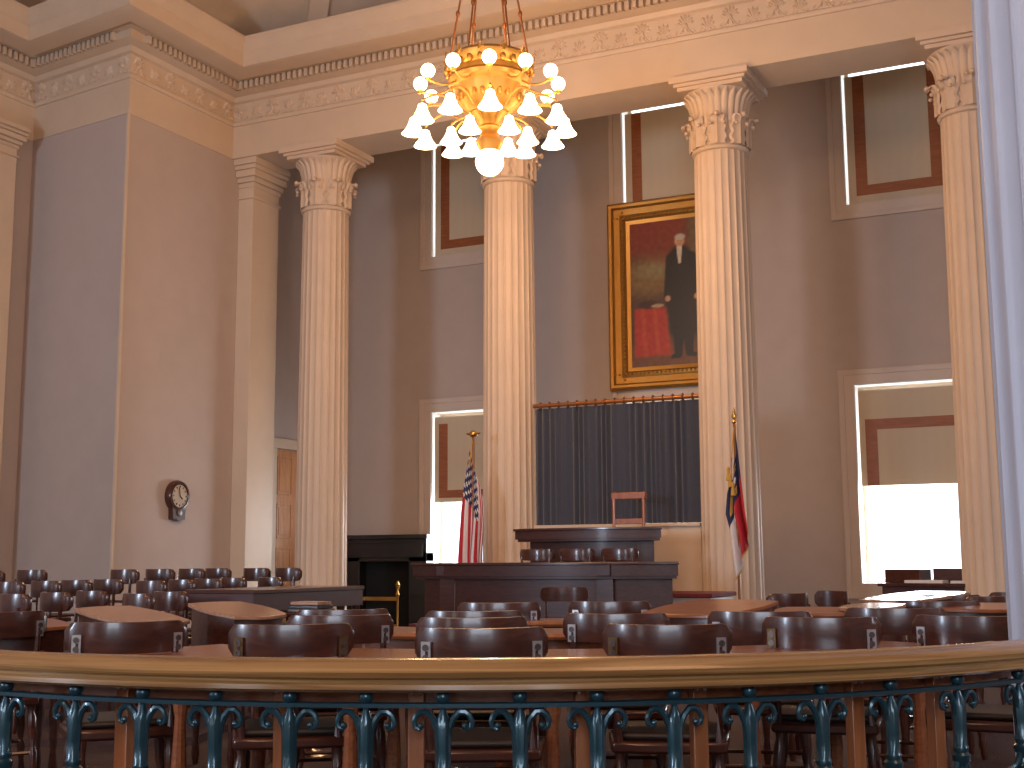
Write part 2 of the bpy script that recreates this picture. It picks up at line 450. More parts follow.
struct(sweep([(-.05, ZT-.02), (.25, ZT+.30), (.75, ZT+.72), (1.3, ZT+1.05), (2.0, ZT+1.35), (2.8, ZCEIL)], QF).build('trim_9', M['ceil'], smooth=60), 'plain plaster cove curving up from the cornice to the ceiling', 'cove')
for n_, w_ in ((3, 1), ):
    cr0 = Vector((XB, YC-WA)); dd = Vector((1, -1)).normalized(); sd = Vector((1, 1)).normalized()
    m = MB(); pf = [(-.05, ZT-.02), (.25, ZT+.30), (.75, ZT+.72), (1.3, ZT+1.05), (2.0, ZT+1.35), (2.8, ZCEIL)]
    off_ = 1.3
    for (o0, z0), (o1, z1) in zip(pf, pf[1:]):
        vs = []
        for o, z in ((o0, z0), (o1, z1)):
            for w2 in (0, .35):
                for dz_ in (0, -.09): vs.append((XB+off_+w2+o*.9, YC-WA-o, z+dz_))
        m.add(vs, [(0, 2, 3, 1), (4, 6, 7, 5), (0, 4, 5, 1), (2, 6, 7, 3), (1, 3, 7, 5)])
    struct(m.build('trim_10', M['cream'], smooth=0), 'pale plaster rib rising across the cove', 'rib')
# beam body above the colonnade
bb = MB(); bb.box(XB-.3, XR, YC-WA, YC+WA, ZA, ZCEIL)
struct(bb.build('trim_8', M['cream'], smooth=0), 'cream beam spanning the colonnade', 'beam')

# pilasters
def pilaster(x0, x1, y0, y1, label, n_):
    f = .72 if n_ == 2 else 1
    t = thing('pilaster', label, 'pilaster', (0, 0, 0))
    MB().box(x0, x1, y0, y1, 0, ZA-.42*f).build('shaft', M['cream'], t, bevel=.006)
    m = MB()
    for e, za, zb in ((.03, ZA-.62, ZA-.58), (.02, ZA-.44, ZA-.36), (.05, ZA-.36, ZA-.28), (.09, ZA-.28, ZA-.17), (.12, ZA-.17, ZA-.10), (.15, ZA-.10, ZA)):
        m.box(x0, x1+e, y0-e, min(y1+e, y1+.09), ZA+(za-ZA)*f, ZA+(zb-ZA)*f)
    m.build('capital', M['cream'], t, bevel=.012)
    MB().box(x0, x1+.05, y0-.05, y1+.05, 0, .22).build('base', M['cream'], t, bevel=.01)
pilaster(XB+.001, XB+.28, YC-.24, YC+.42, 'plain square cream pilaster left of the leftmost fluted column', 1)
pilaster(q1.x+.001, q1.x+.24, q1.y-1.55, q1.y-.50, 'plain pilaster at the far left edge beyond the projecting wall', 2)

# ------------------------------------------------------------------ fluted columns
def shaft_mesh(r0_, r1_, z0, z1, mat, parent, nf=24, flute=.10):
    mb = MB(); per = 10; n = nf*per; rows = 9
    vs = []
    for j in range(rows):
        t = j/(rows-1); z = z0+(z1-z0)*t
        r_ = r0_ + (r1_-r0_)*(t**1.4)
        fl = 1.0 if 0 < j < rows-1 else 0.0
        for k in range(n):
            a = 2*PI*k/n; u = (k % per)/per
            dep = 0
            if u > .12: dep = math.sqrt(max(0, 1-((u-.56)/.44)**2))*flute*r_*1.0*(2*PI/nf)*3.2*fl*.5
            rr = r_-dep; vs.append((rr*math.cos(a), rr*math.sin(a), z))
    # tight closing rows for the flutes
    zz = [z0, z0+.05] + [z0+(z1-z0)*q/(rows-3) for q in range(1, rows-3)] + [z1-.05, z1]
    for j in range(rows):
        for k in range(n): x, y, _ = vs[j*n+k]; vs[j*n+k] = (x, y, zz[j])
    fs = [(j*n+k, j*n+(k+1) % n, (j+1)*n+(k+1) % n, (j+1)*n+k) for j in range(rows-1) for k in range(n)]
    mb.add(vs, fs); return mb.build('shaft', mat, parent, smooth=40)
def capital_mesh(r_, z0, z1, mat, parent):
    h = z1-z0; mb = MB()
    mb.lathe([(r_*.98, z0-.02), (r_*1.10, z0), (r_*1.13, z0+.025), (r_*1.10, z0+.05), (r_*1.0, z0+.055), (r_*1.02, z0+.3*h), (r_*1.08, z0+.6*h), (r_*1.22, z0+.75*h), (r_*1.34, z0+.80*h), (r_*1.36, z0+.815*h), (r_*1.2, z0+.82*h)], 48)
    # tall reed leaves
    for k in range(26):
        a = 2*PI*(k+.5)/26
        def reed(u, v, a=a):
            w = (.060+.022*v)*(1-.75*max(0, v-.82)/.18)
            rr = r_*(1.03+.05*v+.27*max(0, v-.45)**1.5*1.9) + .022*(1-(2*u-1)**2) + .03*max(0, v-.85)/.15
            z = z0 + h*(.30+.49*v) - .02*max(0, v-.9)*10*.5
            aa = a + (u-.5)*w/r_*1.15
            return (rr*math.cos(aa), rr*math.sin(aa), z)
        mb.grid(reed, 4, 8)
    # acanthus leaves with curled tips
    for k in range(8):
        a = 2*PI*(k+.25)/8
        def leaf(u, v, a=a):
            w = .24*(1-.15*math.sin(v*22))*(1-.55*v**3)
            s_ = 2*u-1
            out = r_*1.05 + .02 + .025*(1-abs(s_)) + .01*math.cos(s_*9)
            z = z0 + .05 + h*.40*min(v, .85)/.85
            if v > .6: out += .11*((v-.6)/.4)**1.5
            if v > .85: z -= .05*((v-.85)/.15)**1.3
            aa = a + s_*.5*w/r_
            return (out*math.cos(aa), out*math.sin(aa), z)
        mb.grid(leaf, 8, 12)
        rr = r_*1.05+.125
        mb.ball((rr*math.cos(a), rr*math.sin(a), z0+.03+h*.40), .035, 8, 6)
        for sg in (-1, 1):
            aa = a+sg*.2; mb.ball(((rr-.035)*math.cos(aa), (rr-.035)*math.sin(aa), z0+.0+h*.32), .026, 8, 6)
    # square abacus in two steps
    for e, za, zb in ((.43, .82, .87), (.47, .87, .91), (.52, .91, 1.0)):
        mb.box(-e, e, -e, e, z0+za*h, z0+zb*h)
    return mb.build('capital', mat, parent, smooth=38)
ZN = zfor(CX[0], YC-.34, 209)         # neck of the capital
collab = ['fluted cream column nearest the wall clock, leftmost of the row', 'fluted cream column behind the stars-and-stripes flag, below the chandelier',
          'fluted cream column behind the red, white and blue state flag', 'fluted cream column at the right beside the bright window']
c0 = thing('fluted_column', collab[0], 'column', (CX[0], YC, 0), 0, 'fluted columns of the colonnade')
shaft_mesh(.385, .338, .42, ZN, M['column'], c0)
capital_mesh(.335, ZN, ZA, M['column'], c0)
b_ = MB(); b_.box(-.5, .5, -.5, .5, 0, .14); b_.lathe([(.50, .14), (.53, .19), (.50, .24), (.43, .26), (.42, .31), (.46, .34), (.46, .38), (.42, .40), (.385, .42)], 48)
b_.build('base', M['column'], c0, smooth=35)
for i in range(1, 4): dup(c0, None, (CX[i], YC, 0), 0, collab[i])

# the big near column at the right edge
nx, ny = plan(2.20, 4.62)
nc = thing('fluted_column', 'pale blue-white fluted column close by at the right edge of the view', 'column', (nx, ny, 0))
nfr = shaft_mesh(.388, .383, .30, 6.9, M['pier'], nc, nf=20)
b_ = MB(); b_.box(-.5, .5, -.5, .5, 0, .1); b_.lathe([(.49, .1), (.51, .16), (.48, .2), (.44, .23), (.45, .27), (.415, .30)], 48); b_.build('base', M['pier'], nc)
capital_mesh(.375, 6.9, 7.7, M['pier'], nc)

# ------------------------------------------------------------------ curtain screen between columns 2 and 3
x0, x1 = CX[1]+.385, CX[2]-.385
YS = YC
zb = zfor((x0+x1)/2, YS, 524.5); zt = zfor(x0+.2, YS, 405.5); 
scn = thing('panelled_screen', 'cream painted dado panel closing the space under the curtain', 'screen', (0, 0, 0))
sm_ = MB(); sm_.box(x0, x1, YS-.06, YS+.06, 0, zb-.02); sm_.build('panel', M['column'], scn)
sm_ = MB(); sm_.box(x0, x1, YS-.09, YS+.09, zb-.04, zb+.005); sm_.build('ledge', M['cream'], scn, bevel=.005)
cu = MB()
def cur(u, v):
    x = x0 + (x1-x0)*u
    ph = u*2*PI*25 + 2.2*math.sin(u*17)+1.4*math.sin(u*41+1)
    return (x, YS + (.021+.010*math.sin(u*31))*math.sin(ph)*(.75+.25*v) , zb+.008 + (zt-zb-.05)*v)
cu.grid(cur, 420, 6)
tag(cu.build('curtain', M['curtain'], smooth=60), 'dark slate-blue pleated curtain hanging from a brass rod between two columns', 'curtain')
rod = thing('curtain_rod', 'brass-coloured rod with rings above the dark pleated curtain', 'curtain rod', (0, 0, 0))
MB().tube([(x0-.02, YS, zt), (x1+.02, YS, zt)], .028, 10).build('pole', M['bronze'], rod)
for k in range(17):
    x = x0+.08+(x1-x0-.16)*k/16
    m = MB(); m.tube([(x, YS+.042*math.cos(a*PI/6), zt+.042*math.sin(a*PI/6)) for a in range(13)], .010, 6, ref=Vector((1, 0, 0))); m.build('ring', M['bronze'], rod)

# ------------------------------------------------------------------ painting
PX0 = at_Y(609, 300, YW-.1).x; PX1 = at_Y(744, 300, YW-.1).x
PZ1 = zfor(PX0, YW-.1, 205.5); PZ0 = zfor(PX0, YW-.1, 391.5)
pt = thing('framed_painting', 'large oil portrait of a standing figure in a wide gilt frame, high on the wall', 'painting', ((PX0+PX1)/2, YW-.03, PZ0))
pw, ph_ = PX1-PX0, PZ1-PZ0; fwid = .36
fr = MB()
prof = [(0, 0), (0, -.10), (.04, -.14), (.08, -.13), (.11, -.09), (.20, -.07), (.24, -.09), (.27, -.09), (.30, -.05), (fwid, -.03), (fwid, 0)]
def ringpt(o, y, k):
    xx = pw/2-o
    return [(-xx, y, o), (xx, y, o), (xx, y, ph_-o), (-xx, y, ph_-o)][k]
vs = [ringpt(o, y, k) for k in range(4) for o, y in prof]; n = len(prof)
fr.add(vs, [(k*n+j, k*n+j+1, ((k+1) % 4)*n+j+1, ((k+1) % 4)*n+j) for k in range(4) for j in range(n-1)])
fr.build('frame', M['gilt'], pt, smooth=30)
bd = MB()
for k in range(44):
    for sx in (-1, 1):
        bd.ball((sx*(pw/2-.255), -.10, .1+(ph_-.2)*k/43), .018, 6, 4)
for k in range(30):
    for z in (.255, ph_-.255): bd.ball((-pw/2+.1+(pw-.2)*k/29, -.10, z), .018, 6, 4)
bd.build('frame_beading', M['gilt'], pt)
cw_, ch_ = pw-2*fwid, ph_-2*fwid
NU, NV = 90, 130
cv = MB(); cv.grid(lambda u, v: ((u-.5)*cw_, -.035, fwid+v*ch_), NU, NV)
cvo = cv.build('canvas', M['paint'], pt, smooth=0)
def sstep(a, b, x):
    t = max(0, min(1, (x-a)/(b-a))); return t*t*(3-2*t)
def mixc(a, b, t): return tuple(a[i]*(1-t)+b[i]*t for i in range(3))
def ell(u, v, cx, cy, rx, ry, s=.25):
    d = math.hypot((u-cx)/rx, (v-cy)/ry); return 1-sstep(1-s, 1+s, d)
def seg(u, v, ax, ay, bx, by, w0, w1, asp=.62):
    px, py = (u-ax)*asp, v-ay; dx, dy = (bx-ax)*asp, by-ay
    t = max(0, min(1, (px*dx+py*dy)/(dx*dx+dy*dy))); w = w0+(w1-w0)*t
    return 1-sstep(w*.8, w*1.25, math.hypot(px-dx*t, py-dy*t))
def pcol(u, v):
    nz = noise.noise(Vector((u*5, v*8, 1.3))); nf = noise.noise(Vector((u*22, v*34, 4)))
    c = (.075, .035, .018)
    c = mixc(c, (.17, .03, .012), sstep(.45, .8, v+.25*(u-.5)+.12*nz)*(1-sstep(.55, .75, u)))           # dark red drape
    c = mixc(c, (.19, .11, .035), ell(u, v, .22, .62, .35, .13, .5)*.8)                               # dusky sky
    c = mixc(c, (.20, .17, .08), ell(u, v, .25, .66, .16, .05, .6)*.6)
    c = mixc(c, (.13, .075, .03), sstep(.62, .7, u)*sstep(.3, .45, v))                                # pillar
    c = mixc(c, (.12, .045, .016), 1-sstep(.10, .17, v))                                              # floor
    tab = sstep(.02, .06, u)*(1-sstep(.39, .46+.03*math.sin(v*18), u))*(1-sstep(.39, .41, v))*sstep(.05, .09, v)
    c = mixc(c, (.33, .025, .012), tab)                                                               # table under a red cloth
    c = mixc(c, (.42, .10, .03), tab*max(0, math.sin(u*46+v*5))*.35)
    c = mixc(c, (.05, .022, .012), ell(u, v, .2, .425, .11, .03))                                     # books on the table
    c = mixc(c, (.42, .30, .17), ell(u, v, .30, .412, .07, .012)*.8)
    k = (.014, .011, .010)
    # figure in a long dark coat, arms at the sides
    sh = .10; u = u+sh
    for a in (seg(u, v, .66, .74, .67, .40, .075, .10), seg(u, v, .67, .42, .69, .26, .11, .10), seg(u, v, .63, .30, .62, .07, .04, .026), seg(u, v, .73, .30, .74, .08, .04, .026),
              seg(u, v, .56, .73, .52, .48, .035, .03), seg(u, v, .78, .73, .83, .48, .035, .03), seg(u, v, .62, .062, .56, .055, .02, .014), seg(u, v, .74, .07, .80, .06, .02, .014)):
        c = mixc(c, k, a)
    c = mixc(c, (.50, .42, .30), seg(u, v, .655, .80, .655, .70, .018, .010))                         # neckcloth
    c = mixc(c, (.42, .22, .11), ell(u, v, .66, .845, .055, .038)); c = mixc(c, (.40, .34, .26), ell(u, v, .665, .872, .058, .022)*.9)
    c = mixc(c, (.10, .05, .03), (ell(u, v, .645, .848, .008, .004)+ell(u, v, .675, .848, .008, .004))*.7); c = mixc(c, (.30, .10, .06), ell(u, v, .66, .824, .014, .003)*.7)
    for hx, hy in ((.515, .455), (.835, .455)): c = mixc(c, (.42, .22, .12), ell(u, v, hx, hy, .03, .02))
    g = 1+.25*nf; return tuple(max(0, x*g*1.25) for x in c)
ca = cvo.data.color_attributes.new('paint', 'FLOAT_COLOR', 'POINT')
flat = []
for j in range(NV+1):
    for i in range(NU+1): flat += [*pcol(i/NU, j/NV), 1]
ca.data.foreach_set('color', flat)

# ------------------------------------------------------------------ wall clock
cy = at_X(175, 500, XB).y; cz1 = zfor(XB, cy, 481); cz0 = zfor(XB, cy, 521)
ck = thing('wall_clock', 'small dark wooden wall clock with a round pale dial and short drop', 'clock', (XB, cy, cz0), PI/2)
hh = cz1-cz0; r_ = .205
TX = Matrix.Rotation(R(90), 4, 'X')     # local: face looks towards -y
k_ = MB(); k_.lathe([(.15, 0), (r_+.015, 0), (r_+.02, .05), (r_, .09), (r_-.035, .10), (r_-.045, .08), (.01, .08)], 32, (0, 0, hh-r_-.01), TX)
k_.build('case', M['maho'], ck)
k_ = MB(); k_.prism([(-.13, .0), (-.07, -.0), (0, -.03), (.07, 0), (.13, .0), (.14, .3), (-.14, .3)], 0, .085, Matrix.Translation((0, 0, .02)) @ TX)
k_.build('drop_box', M['maho'], ck, bevel=.006)
MB().lathe([(.055, 0), (.055, .094), (.04, .10)], 20, (0, 0, .12), TX).build('pendulum_window', M['screw'], ck)
dl_ = MB().lathe([(r_-.045, .082), (r_-.045, .086)], 32, (0, 0, hh-r_-.01), TX).build('dial', M['clockf'], ck)
k_ = MB(); zc = hh-r_-.01
for q in range(12):
    a = q*PI/6; x, z = math.sin(a), math.cos(a)
    k_.tube([(x*.12, -.088, zc+z*.12), (x*.145, -.088, zc+z*.145)], .006, 5)
k_.build('hour_marks', M['soot'], ck)
MB().tube([(0, -.090, zc), (.055, -.090, zc-.04)], .007, 5).build('hour_hand', M['soot'], ck)
MB().tube([(0, -.092, zc), (-.02, -.092, zc+.12)], .005, 5).build('minute_hand', M['soot'], ck)

# ------------------------------------------------------------------ fireplace
fx0 = at_Y(338, 560, YW-.3).x; fx1 = at_Y(428, 560, YW-.3).x; fz = zfor(fx1, YW-.35, 534)
fp = thing('fireplace', 'black marble fireplace surround on the back wall left of the flag', 'fireplace', ((fx0+fx1)/2, YW, 0))
w = (fx1-fx0)/2-.06
MB().box(-w-.06, w+.06, -.34, 0, fz-.07, fz).build('mantel_shelf', M['black'], fp, bevel=.008)
m = MB(); m.box(-w, -w+.34, -.25, 0, 0, fz-.30); m.box(w-.34, w, -.25, 0, 0, fz-.30); m.box(-w, w, -.25, 0, fz-.45, fz-.07); m.box(-w+.05, w-.05, -.28, -.25, fz-.38, fz-.14)
m.build('surround', M['black'], fp, bevel=.006)
m = MB(); m.box(-w+.34, w-.34, -.03, -.0, 0, fz-.45); m.build('firebox', M['soot'], fp)
fe = thing('fire_fender', 'low brass fender with turned posts before the dark fireplace', 'fender', ((fx0+fx1)/2, YW-.75, 0))
for x in (-w+.2, w-.25):
    z1 = 1.05
    MB().lathe([(.06, 0), (.04, .05), (.015, .1), (.02, .3), (.015, .55), (.035, .60), (.015, .66), (.04, .76), (.01, .82)], 12, (x, 0, 0)).build('post', M['gilt'], fe)
MB().box(-w+.2, w-.25, -.012, .012, .50, .56).build('guard_rail', M['gilt'], fe)
MB().box(-w+.2, w-.25, -.02, .02, .05, .12).build('guard_rail', M['gilt'], fe)

# ------------------------------------------------------------------ rostrum: dais, clerk's desk, speaker's desk
AX = -5.99
dx1 = at_Y(712, 596, 13.95).x; dz1 = zfor(dx1, 13.95, 593.5)
da = thing('speaker_dais', 'raised dais with dark red carpet on top and white riser', 'dais', (AX, 14.4, 0))
MB().box(-(dx1-AX), dx1-AX, -.45, .56, dz1-.05, dz1).build('carpet_top', M['carpet'], da, bevel=.01)
MB().box(-(dx1-AX)+.03, dx1-AX-.03, -.42, .53, 0, dz1-.05).build('riser', M['riser'], da)

def curved_desk(name, label, px0, px1, pyt, pyb, Y, depth, bulge, base_in, zb0=0, segs=40, pil=(), tap=.27):
    a = at_Y(px0, pyt, Y); b = at_Y(px1, pyt, Y); xm = (a.x+b.x)/2; hw = (b.x-a.x)/2
    zt_ = zfor(xm, Y-bulge, pyt); zb_ = zfor(xm, Y-bulge, pyb)
    t = thing(name, label, 'desk', (xm, Y, zb0))
    def outline(inset):
        P = []
        for i in range(segs+1):
            u = -1+2*i/segs; P.append((u*(hw-inset), -bulge*(1-u*u)+inset))
        return P + [(hw-inset-tap, depth-inset), (-hw+inset+tap, depth-inset)]
    zt2, zb2 = zt_-zb0, zb_-zb0
    MB().prism(outline(-.02), zt2-.03, zt2).build('desk_top', M['maho'], t, bevel=.006)
    m = MB(); m.prism(outline(0), zb2+.03, zt2-.03); m.prism(outline(.025), zb2, zb2+.03); m.build('frieze_band', M['mahod'], t)
    m = MB(); m.prism(outline(base_in), 0, zb2); m.build('body', M['mahod'], t)
    for u in pil:
        x = u*(hw-base_in); y = -bulge*(1-u*u)+base_in
        MB().box(x-.10, x+.10, y-.035, y+.05, 0, zb2).build('pilaster_strip', M['maho'], t, bevel=.006)
        MB().box(x-.10, x+.10, y-base_in-.02, y-base_in+.04, zb2+.03, zt2-.03).build('band_block', M['mahod'], t, bevel=.005)
    return t, zt_
clerk, zct = curved_desk('clerk_desk', 'long curved dark mahogany desk below the rostrum, nearer of the two', 413, 678, 562.5, 579, 12.75, .62, .30, .10, pil=(-.74, .55))
spk, zst_ = curved_desk('speaker_desk', 'tall dark mahogany desk on the rostrum in front of the curtain', 515, 661, 527.5, 541, 14.15, .45, .16, .14, zb0=dz1, tap=.2)
print('clerk top', zct, 'speaker top', zst_, 'dais', dz1)

# ------------------------------------------------------------------ chairs
def make_chair(name, label, arms, plate=True, ww=.25):
    t = thing(name, label, 'chair')
    m = MB()
    def crest(side):
        P = []
        for i in range(25):
            u = -1+2*i/24; x = u*ww; y = -.235 + .085*u*u + side
            P.append((x, y, u))
        return P
    # curved crest rail with rounded ends
    vs = []; k = 8
    for i in range(25):
        u = -1+2*i/24; x = u*ww; y = -.235+.10*abs(u)**2.4
        e = min(1, (1-abs(u))/.16); hgt = .066*(.45+.55*math.sqrt(max(0, 1-(1-e)**2)))
        zc = .819 + .003*u*u
        for (dy, dz_) in ((-.014, -1), (-.017, -.5), (-.017, .5), (-.013, .97), (-.002, 1), (.013, .97), (.014, 0), (.012, -.97)):
            vs.append((x, y+dy, zc+dz_*hgt))
    fs = [(i*k+j, i*k+(j+1) % k, (i+1)*k+(j+1) % k, (i+1)*k+j) for i in range(24) for j in range(k)] + [tuple(range(k))[::-1], tuple(24*k+j for j in range(k))]
    m.add(vs, fs)
    cr_o = m.build('crest_rail', M['maho'], t, smooth=50)
    if plate:
        for sx in (-1, 1):
            m = MB(); T = Matrix.Translation((sx*(ww-.045), -.198, .755)) @ Matrix.Rotation(sx*R(20), 4, 'Z')
            m.box(-.019, .019, -.008, .0, 0, .080, T)
            m.cur = 1
            for z in (.02, .058):
                m.lathe([(.013, 0), (.013, .004), (.006, .004), (.006, .001)], 10, (0, 0, 0), T @ Matrix.Translation((0, -.008, z)) @ TX)
            m.build('mounting_plate', [M['steel'], M['screw']], cr_o)
    for sx in (-1, 1):
        m = MB(); m.tube([(sx*.19, -.19, .44), (sx*.195, -.20, .62), (sx*(ww-.05), -.195, .80)], [.017, .015, .014], 8); m.build('stile', M['maho'], t)
    m = MB(); m.tube([(sx_*.19, -.19-.03*(1-sx_*sx_), .60) for sx_ in [-1+q*.25 for q in range(9)]], .014, 6); m.build('back_rail', M['maho'], t)
    m = MB(); m.prism([(-.22, -.2), (-.12, -.225), (.12, -.225), (.22, -.2), (.245, .12), (.22, .22), (-.22, .22), (-.245, .12)], .40, .445); m.build('seat', M['maho'], t, bevel=.012)
    m = MB(); m.prism([(-.20, -.18), (.20, -.18), (.22, .11), (.19, .20), (-.19, .20), (-.22, .11)], .445, .475); m.build('cushion', M['leather'], t, bevel=.014)
    leg = [(.013, 0), (.018, .03), (.014, .08), (.022, .16), (.013, .19), (.024, .26), (.024, .34), (.016, .37), (.022, .40)]
    for sx in (-1, 1):
        for sy in (-1, 1):
            m = MB(); T = Matrix.Translation((sx*.19, sy*.17, 0)) @ Matrix.Shear('XY', 4, (-sx*.08, -sy*.08)) ; m.lathe(leg, 10, (0, 0, 0), Matrix.Translation((sx*.215, sy*.19, 0)) @ Matrix(((1, 0, -sx*.07, 0), (0, 1, -sy*.07, 0), (0, 0, 1, 0), (0, 0, 0, 1)))); m.build('leg', M['maho'], t)
    m = MB(); m.tube([(-.20, .17, .18), (.20, .17, .18)], .010, 6); m.build('stretcher', M['maho'], t); m = MB(); m.tube([(-.20, -.17, .16), (.20, -.17, .16)], .010, 6); m.build('stretcher', M['maho'], t)
    if arms:
        for sx in (-1, 1):
            m = MB(); m.tube([(sx*.20, -.20, .665), (sx*.245, -.10, .66), (sx*.265, .02, .648), (sx*.262, .12, .635), (sx*.25, .19, .62), (sx*.245, .215, .60)], [.012, .016, .019, .021, .02, .012], 8); m.build('arm', M['post'], t)
            m = MB(); m.lathe([(.012, 0), (.017, .04), (.011, .07), (.018, .12), (.011, .16), (.013, .18)], 8, (sx*.238, .15, .445)); m.build('arm_post', M['maho'], t)
    return t
armc = make_chair('armchair', 'proto', True)
sidc = make_chair('dining_chair', 'proto', False, plate=False, ww=.25)
widc = make_chair('office_chair', 'proto', False, plate=False, ww=.25)
widc.name = 'desk_chair'
sidc.name = 'side_chair'
TGT = (-5.6, 13.2)
def narrow(t, fx):
    for o in t.children_recursive:
        for v in o.data.vertices: v.co.x *= fx
def place(proto, px, d, label, group, rot=None, z=0, name=None):
    x, y = planpx(px, d)
    if rot is None: a = math.atan2(TGT[1]-y, TGT[0]-x)-PI/2
    else:
        ra = math.atan2(y, x)-PI/2; a = ra + rot
    # the crest rail stands at the given spot, the seat ahead of it
    ox, oy = x - .2*math.sin(a), y + .2*math.cos(a)
    c = dup(proto, None, (ox, oy, z), a, label, group)
    return c
narrow(sidc, .72); narrow(widc, .88)
G1 = 'armchairs in the row nearest the railing'
row1 = [(137, 5.42, 'dark armchair back in the nearest row, below the pale slanted desk lid at left', .10), (296, 5.12, 'dark armchair back with dull brass plates, second of the nearest row from the left', -.02),
        (481, 4.76, 'dark armchair in the middle of the nearest row with two silver plates', 0), (661, 4.93, 'dark glossy armchair in the nearest row, just right of centre', 0),
        (811, 5.45, 'dark armchair in the nearest row below the round-topped desk at right', -.02), (957, 5.5, 'dark armchair in the nearest row beside the pale near column', -.10)]
for px, d, lb, ro in row1:
    c = place(armc, px, d, lb, G1, rot=ro)
    pl = [o for o in c.children_recursive if o.name.startswith('mounting_plate')]
    for o in (pl if px == 296 else pl[:1] if px in (661, 811) else []):
        o.material_slots[0].link = 'OBJECT'; o.material_slots[0].material = M['dull']
G2 = 'armchairs in the second row'
row2 = [(344, 5.95, 'dark armchair in the second row, half hidden behind the brass-plated chair', .05, 0), (346, 6.65, 'dark armchair behind the half-hidden second-row chair at left of centre', .05, 0), (472, 5.62, 'dark armchair directly behind the silver-plated middle chair', 0, 0), (474, 6.35, 'third dark armchair back in the stack behind the middle chair', 0, 0),
        (498, 7.6, 'farthest dark armchair behind the middle chair, nearest the clerk desk', 0, 0), (612, 5.95, 'dark armchair just behind and left of the glossy chair right of centre', 0, 0), (606, 7.7, 'small dark armchair back under the right part of the clerk desk', 0, 0),
        (752, 6.1, 'dark armchair in front of the flat wooden desk below the state flag', 0, 0), (884, 6.4, 'dark armchair in the second row under the sunlit desk at right', 0, 0), (925, 7.4, 'dark armchair between the sunlit desk and the chair by the near column', 0, 0), (10, 6.6, 'dark armchair cut off by the left edge of the view', .15, 0)]
for px, d, lb, ro, z in row2: place(armc, px, d, lb, G2, rot=ro, z=z)
# left seating on shallow tiers
t1x = []
def tier(z0, z1, pts, name):
    P = [plan(*p) for p in pts]
    struct(MB().prism(P, z0, z1).build(name, M['floor'], smooth=0), 'shallow carpeted seating tier at the left', 'platform')
tier(0, .05, [(-6.2, 8.1), (-2.0, 8.1), (-1.6, 12.4), (-3.2, 16.3), (-9.5, 15.9)], 'floor_tier')
tier(.05, .11, [(-6.2, 9.55), (-2.1, 9.75), (-1.8, 12.3), (-3.2, 16.2), (-9.4, 15.8)], 'floor_tier.001')
tier(.11, .19, [(-6.2, 11.0), (-2.3, 11.2), (-2.0, 12.2), (-3.2, 16.1), (-9.3, 15.7)], 'floor_tier.002')
ords = ['first', 'second', 'third', 'fourth', 'fifth', 'sixth', 'seventh', 'eighth', 'ninth', 'tenth']
backrow = [(-6, 11.3), (36, 11.8), (127, 11.5), (162, 12.0), (193, 12.5), (219, 13.0), (257, 12.9), (288, 12.7)]
for i, (px, d) in enumerate(backrow):
    place(sidc, px, d, 'dark wooden chair, %s from the left in the farthest row by the left wall' % ords[i], 'chairs in the farthest row at the left', rot=-R(52+random.uniform(-6, 4)), z=.19)
mid = [(12, 9.8), (50, 10.2), (80, 10.6), (111, 11.0), (153, 9.9), (183, 10.4), (209, 10.9), (233, 11.4), (270, 11.7)]
for i, (px, d) in enumerate(mid):
    place(sidc, px, d, 'dark wooden chair, %s from the left in the middle row at the left' % ords[i], 'chairs in the middle row at the left', rot=-R(60+random.uniform(-8, 6)), z=.11)
low = [(20, 8.4), (60, 8.8), (95, 9.2), (140, 8.3), (172, 8.8), (200, 9.3)]
for i, (px, d) in enumerate(low):
    place(sidc, px, d, 'dark wooden chair, %s from the left in the lowest row behind the pale desk lids' % ords[i], 'chairs in the lowest row at the left', rot=-R(64+random.uniform(-8, 6)), z=.05)
# right seating
for px, d, ro, lb in ((786, 9.3, R(52), 'dark chair turned towards us left of the small wooden chair, under the flag column'), (828, 9.9, R(128), 'small dark wooden chair against the grey wall right of the state flag'),
                      (979, 8.3, R(50), 'dark chair behind the desk beside the near column, left of the pair'), (998, 9.3, R(60), 'dark chair at far right before the last fluted column, right of the pair'), (940, 8.6, R(20), 'dark chair below the bright window, in front of the window table')):
    place(sidc if px in (828, 998, 979) else widc, px, d, lb, None, rot=ro)
# chairs at the clerk desk (behind it, seen over the top), one in front of it
for px, lb in ((534, 'wooden chair behind the clerk desk, left of three'), (574, 'wooden chair behind the clerk desk, middle of three'), (617, 'wooden chair behind the clerk desk, right of three')):
    c = dup(widc, None, (at_Y(px, 556, 13.43).x, 13.66, .38), 0, lb, 'chairs behind the clerk desk')
plat = MB().box(AX-1.9, AX+1.9, 13.39, 13.93, 0, .38)
tag(plat.build('clerk_platform', M['carpet'], smooth=0), 'low carpeted platform behind the clerk desk', 'platform')
x, y = planpx(561, 11.6)
dup(widc, None, (x, y, 0), PI+.35, 'dark chair standing in front of the clerk desk, turned towards us')
hide_proto(armc); hide_proto(sidc); hide_proto(widc)
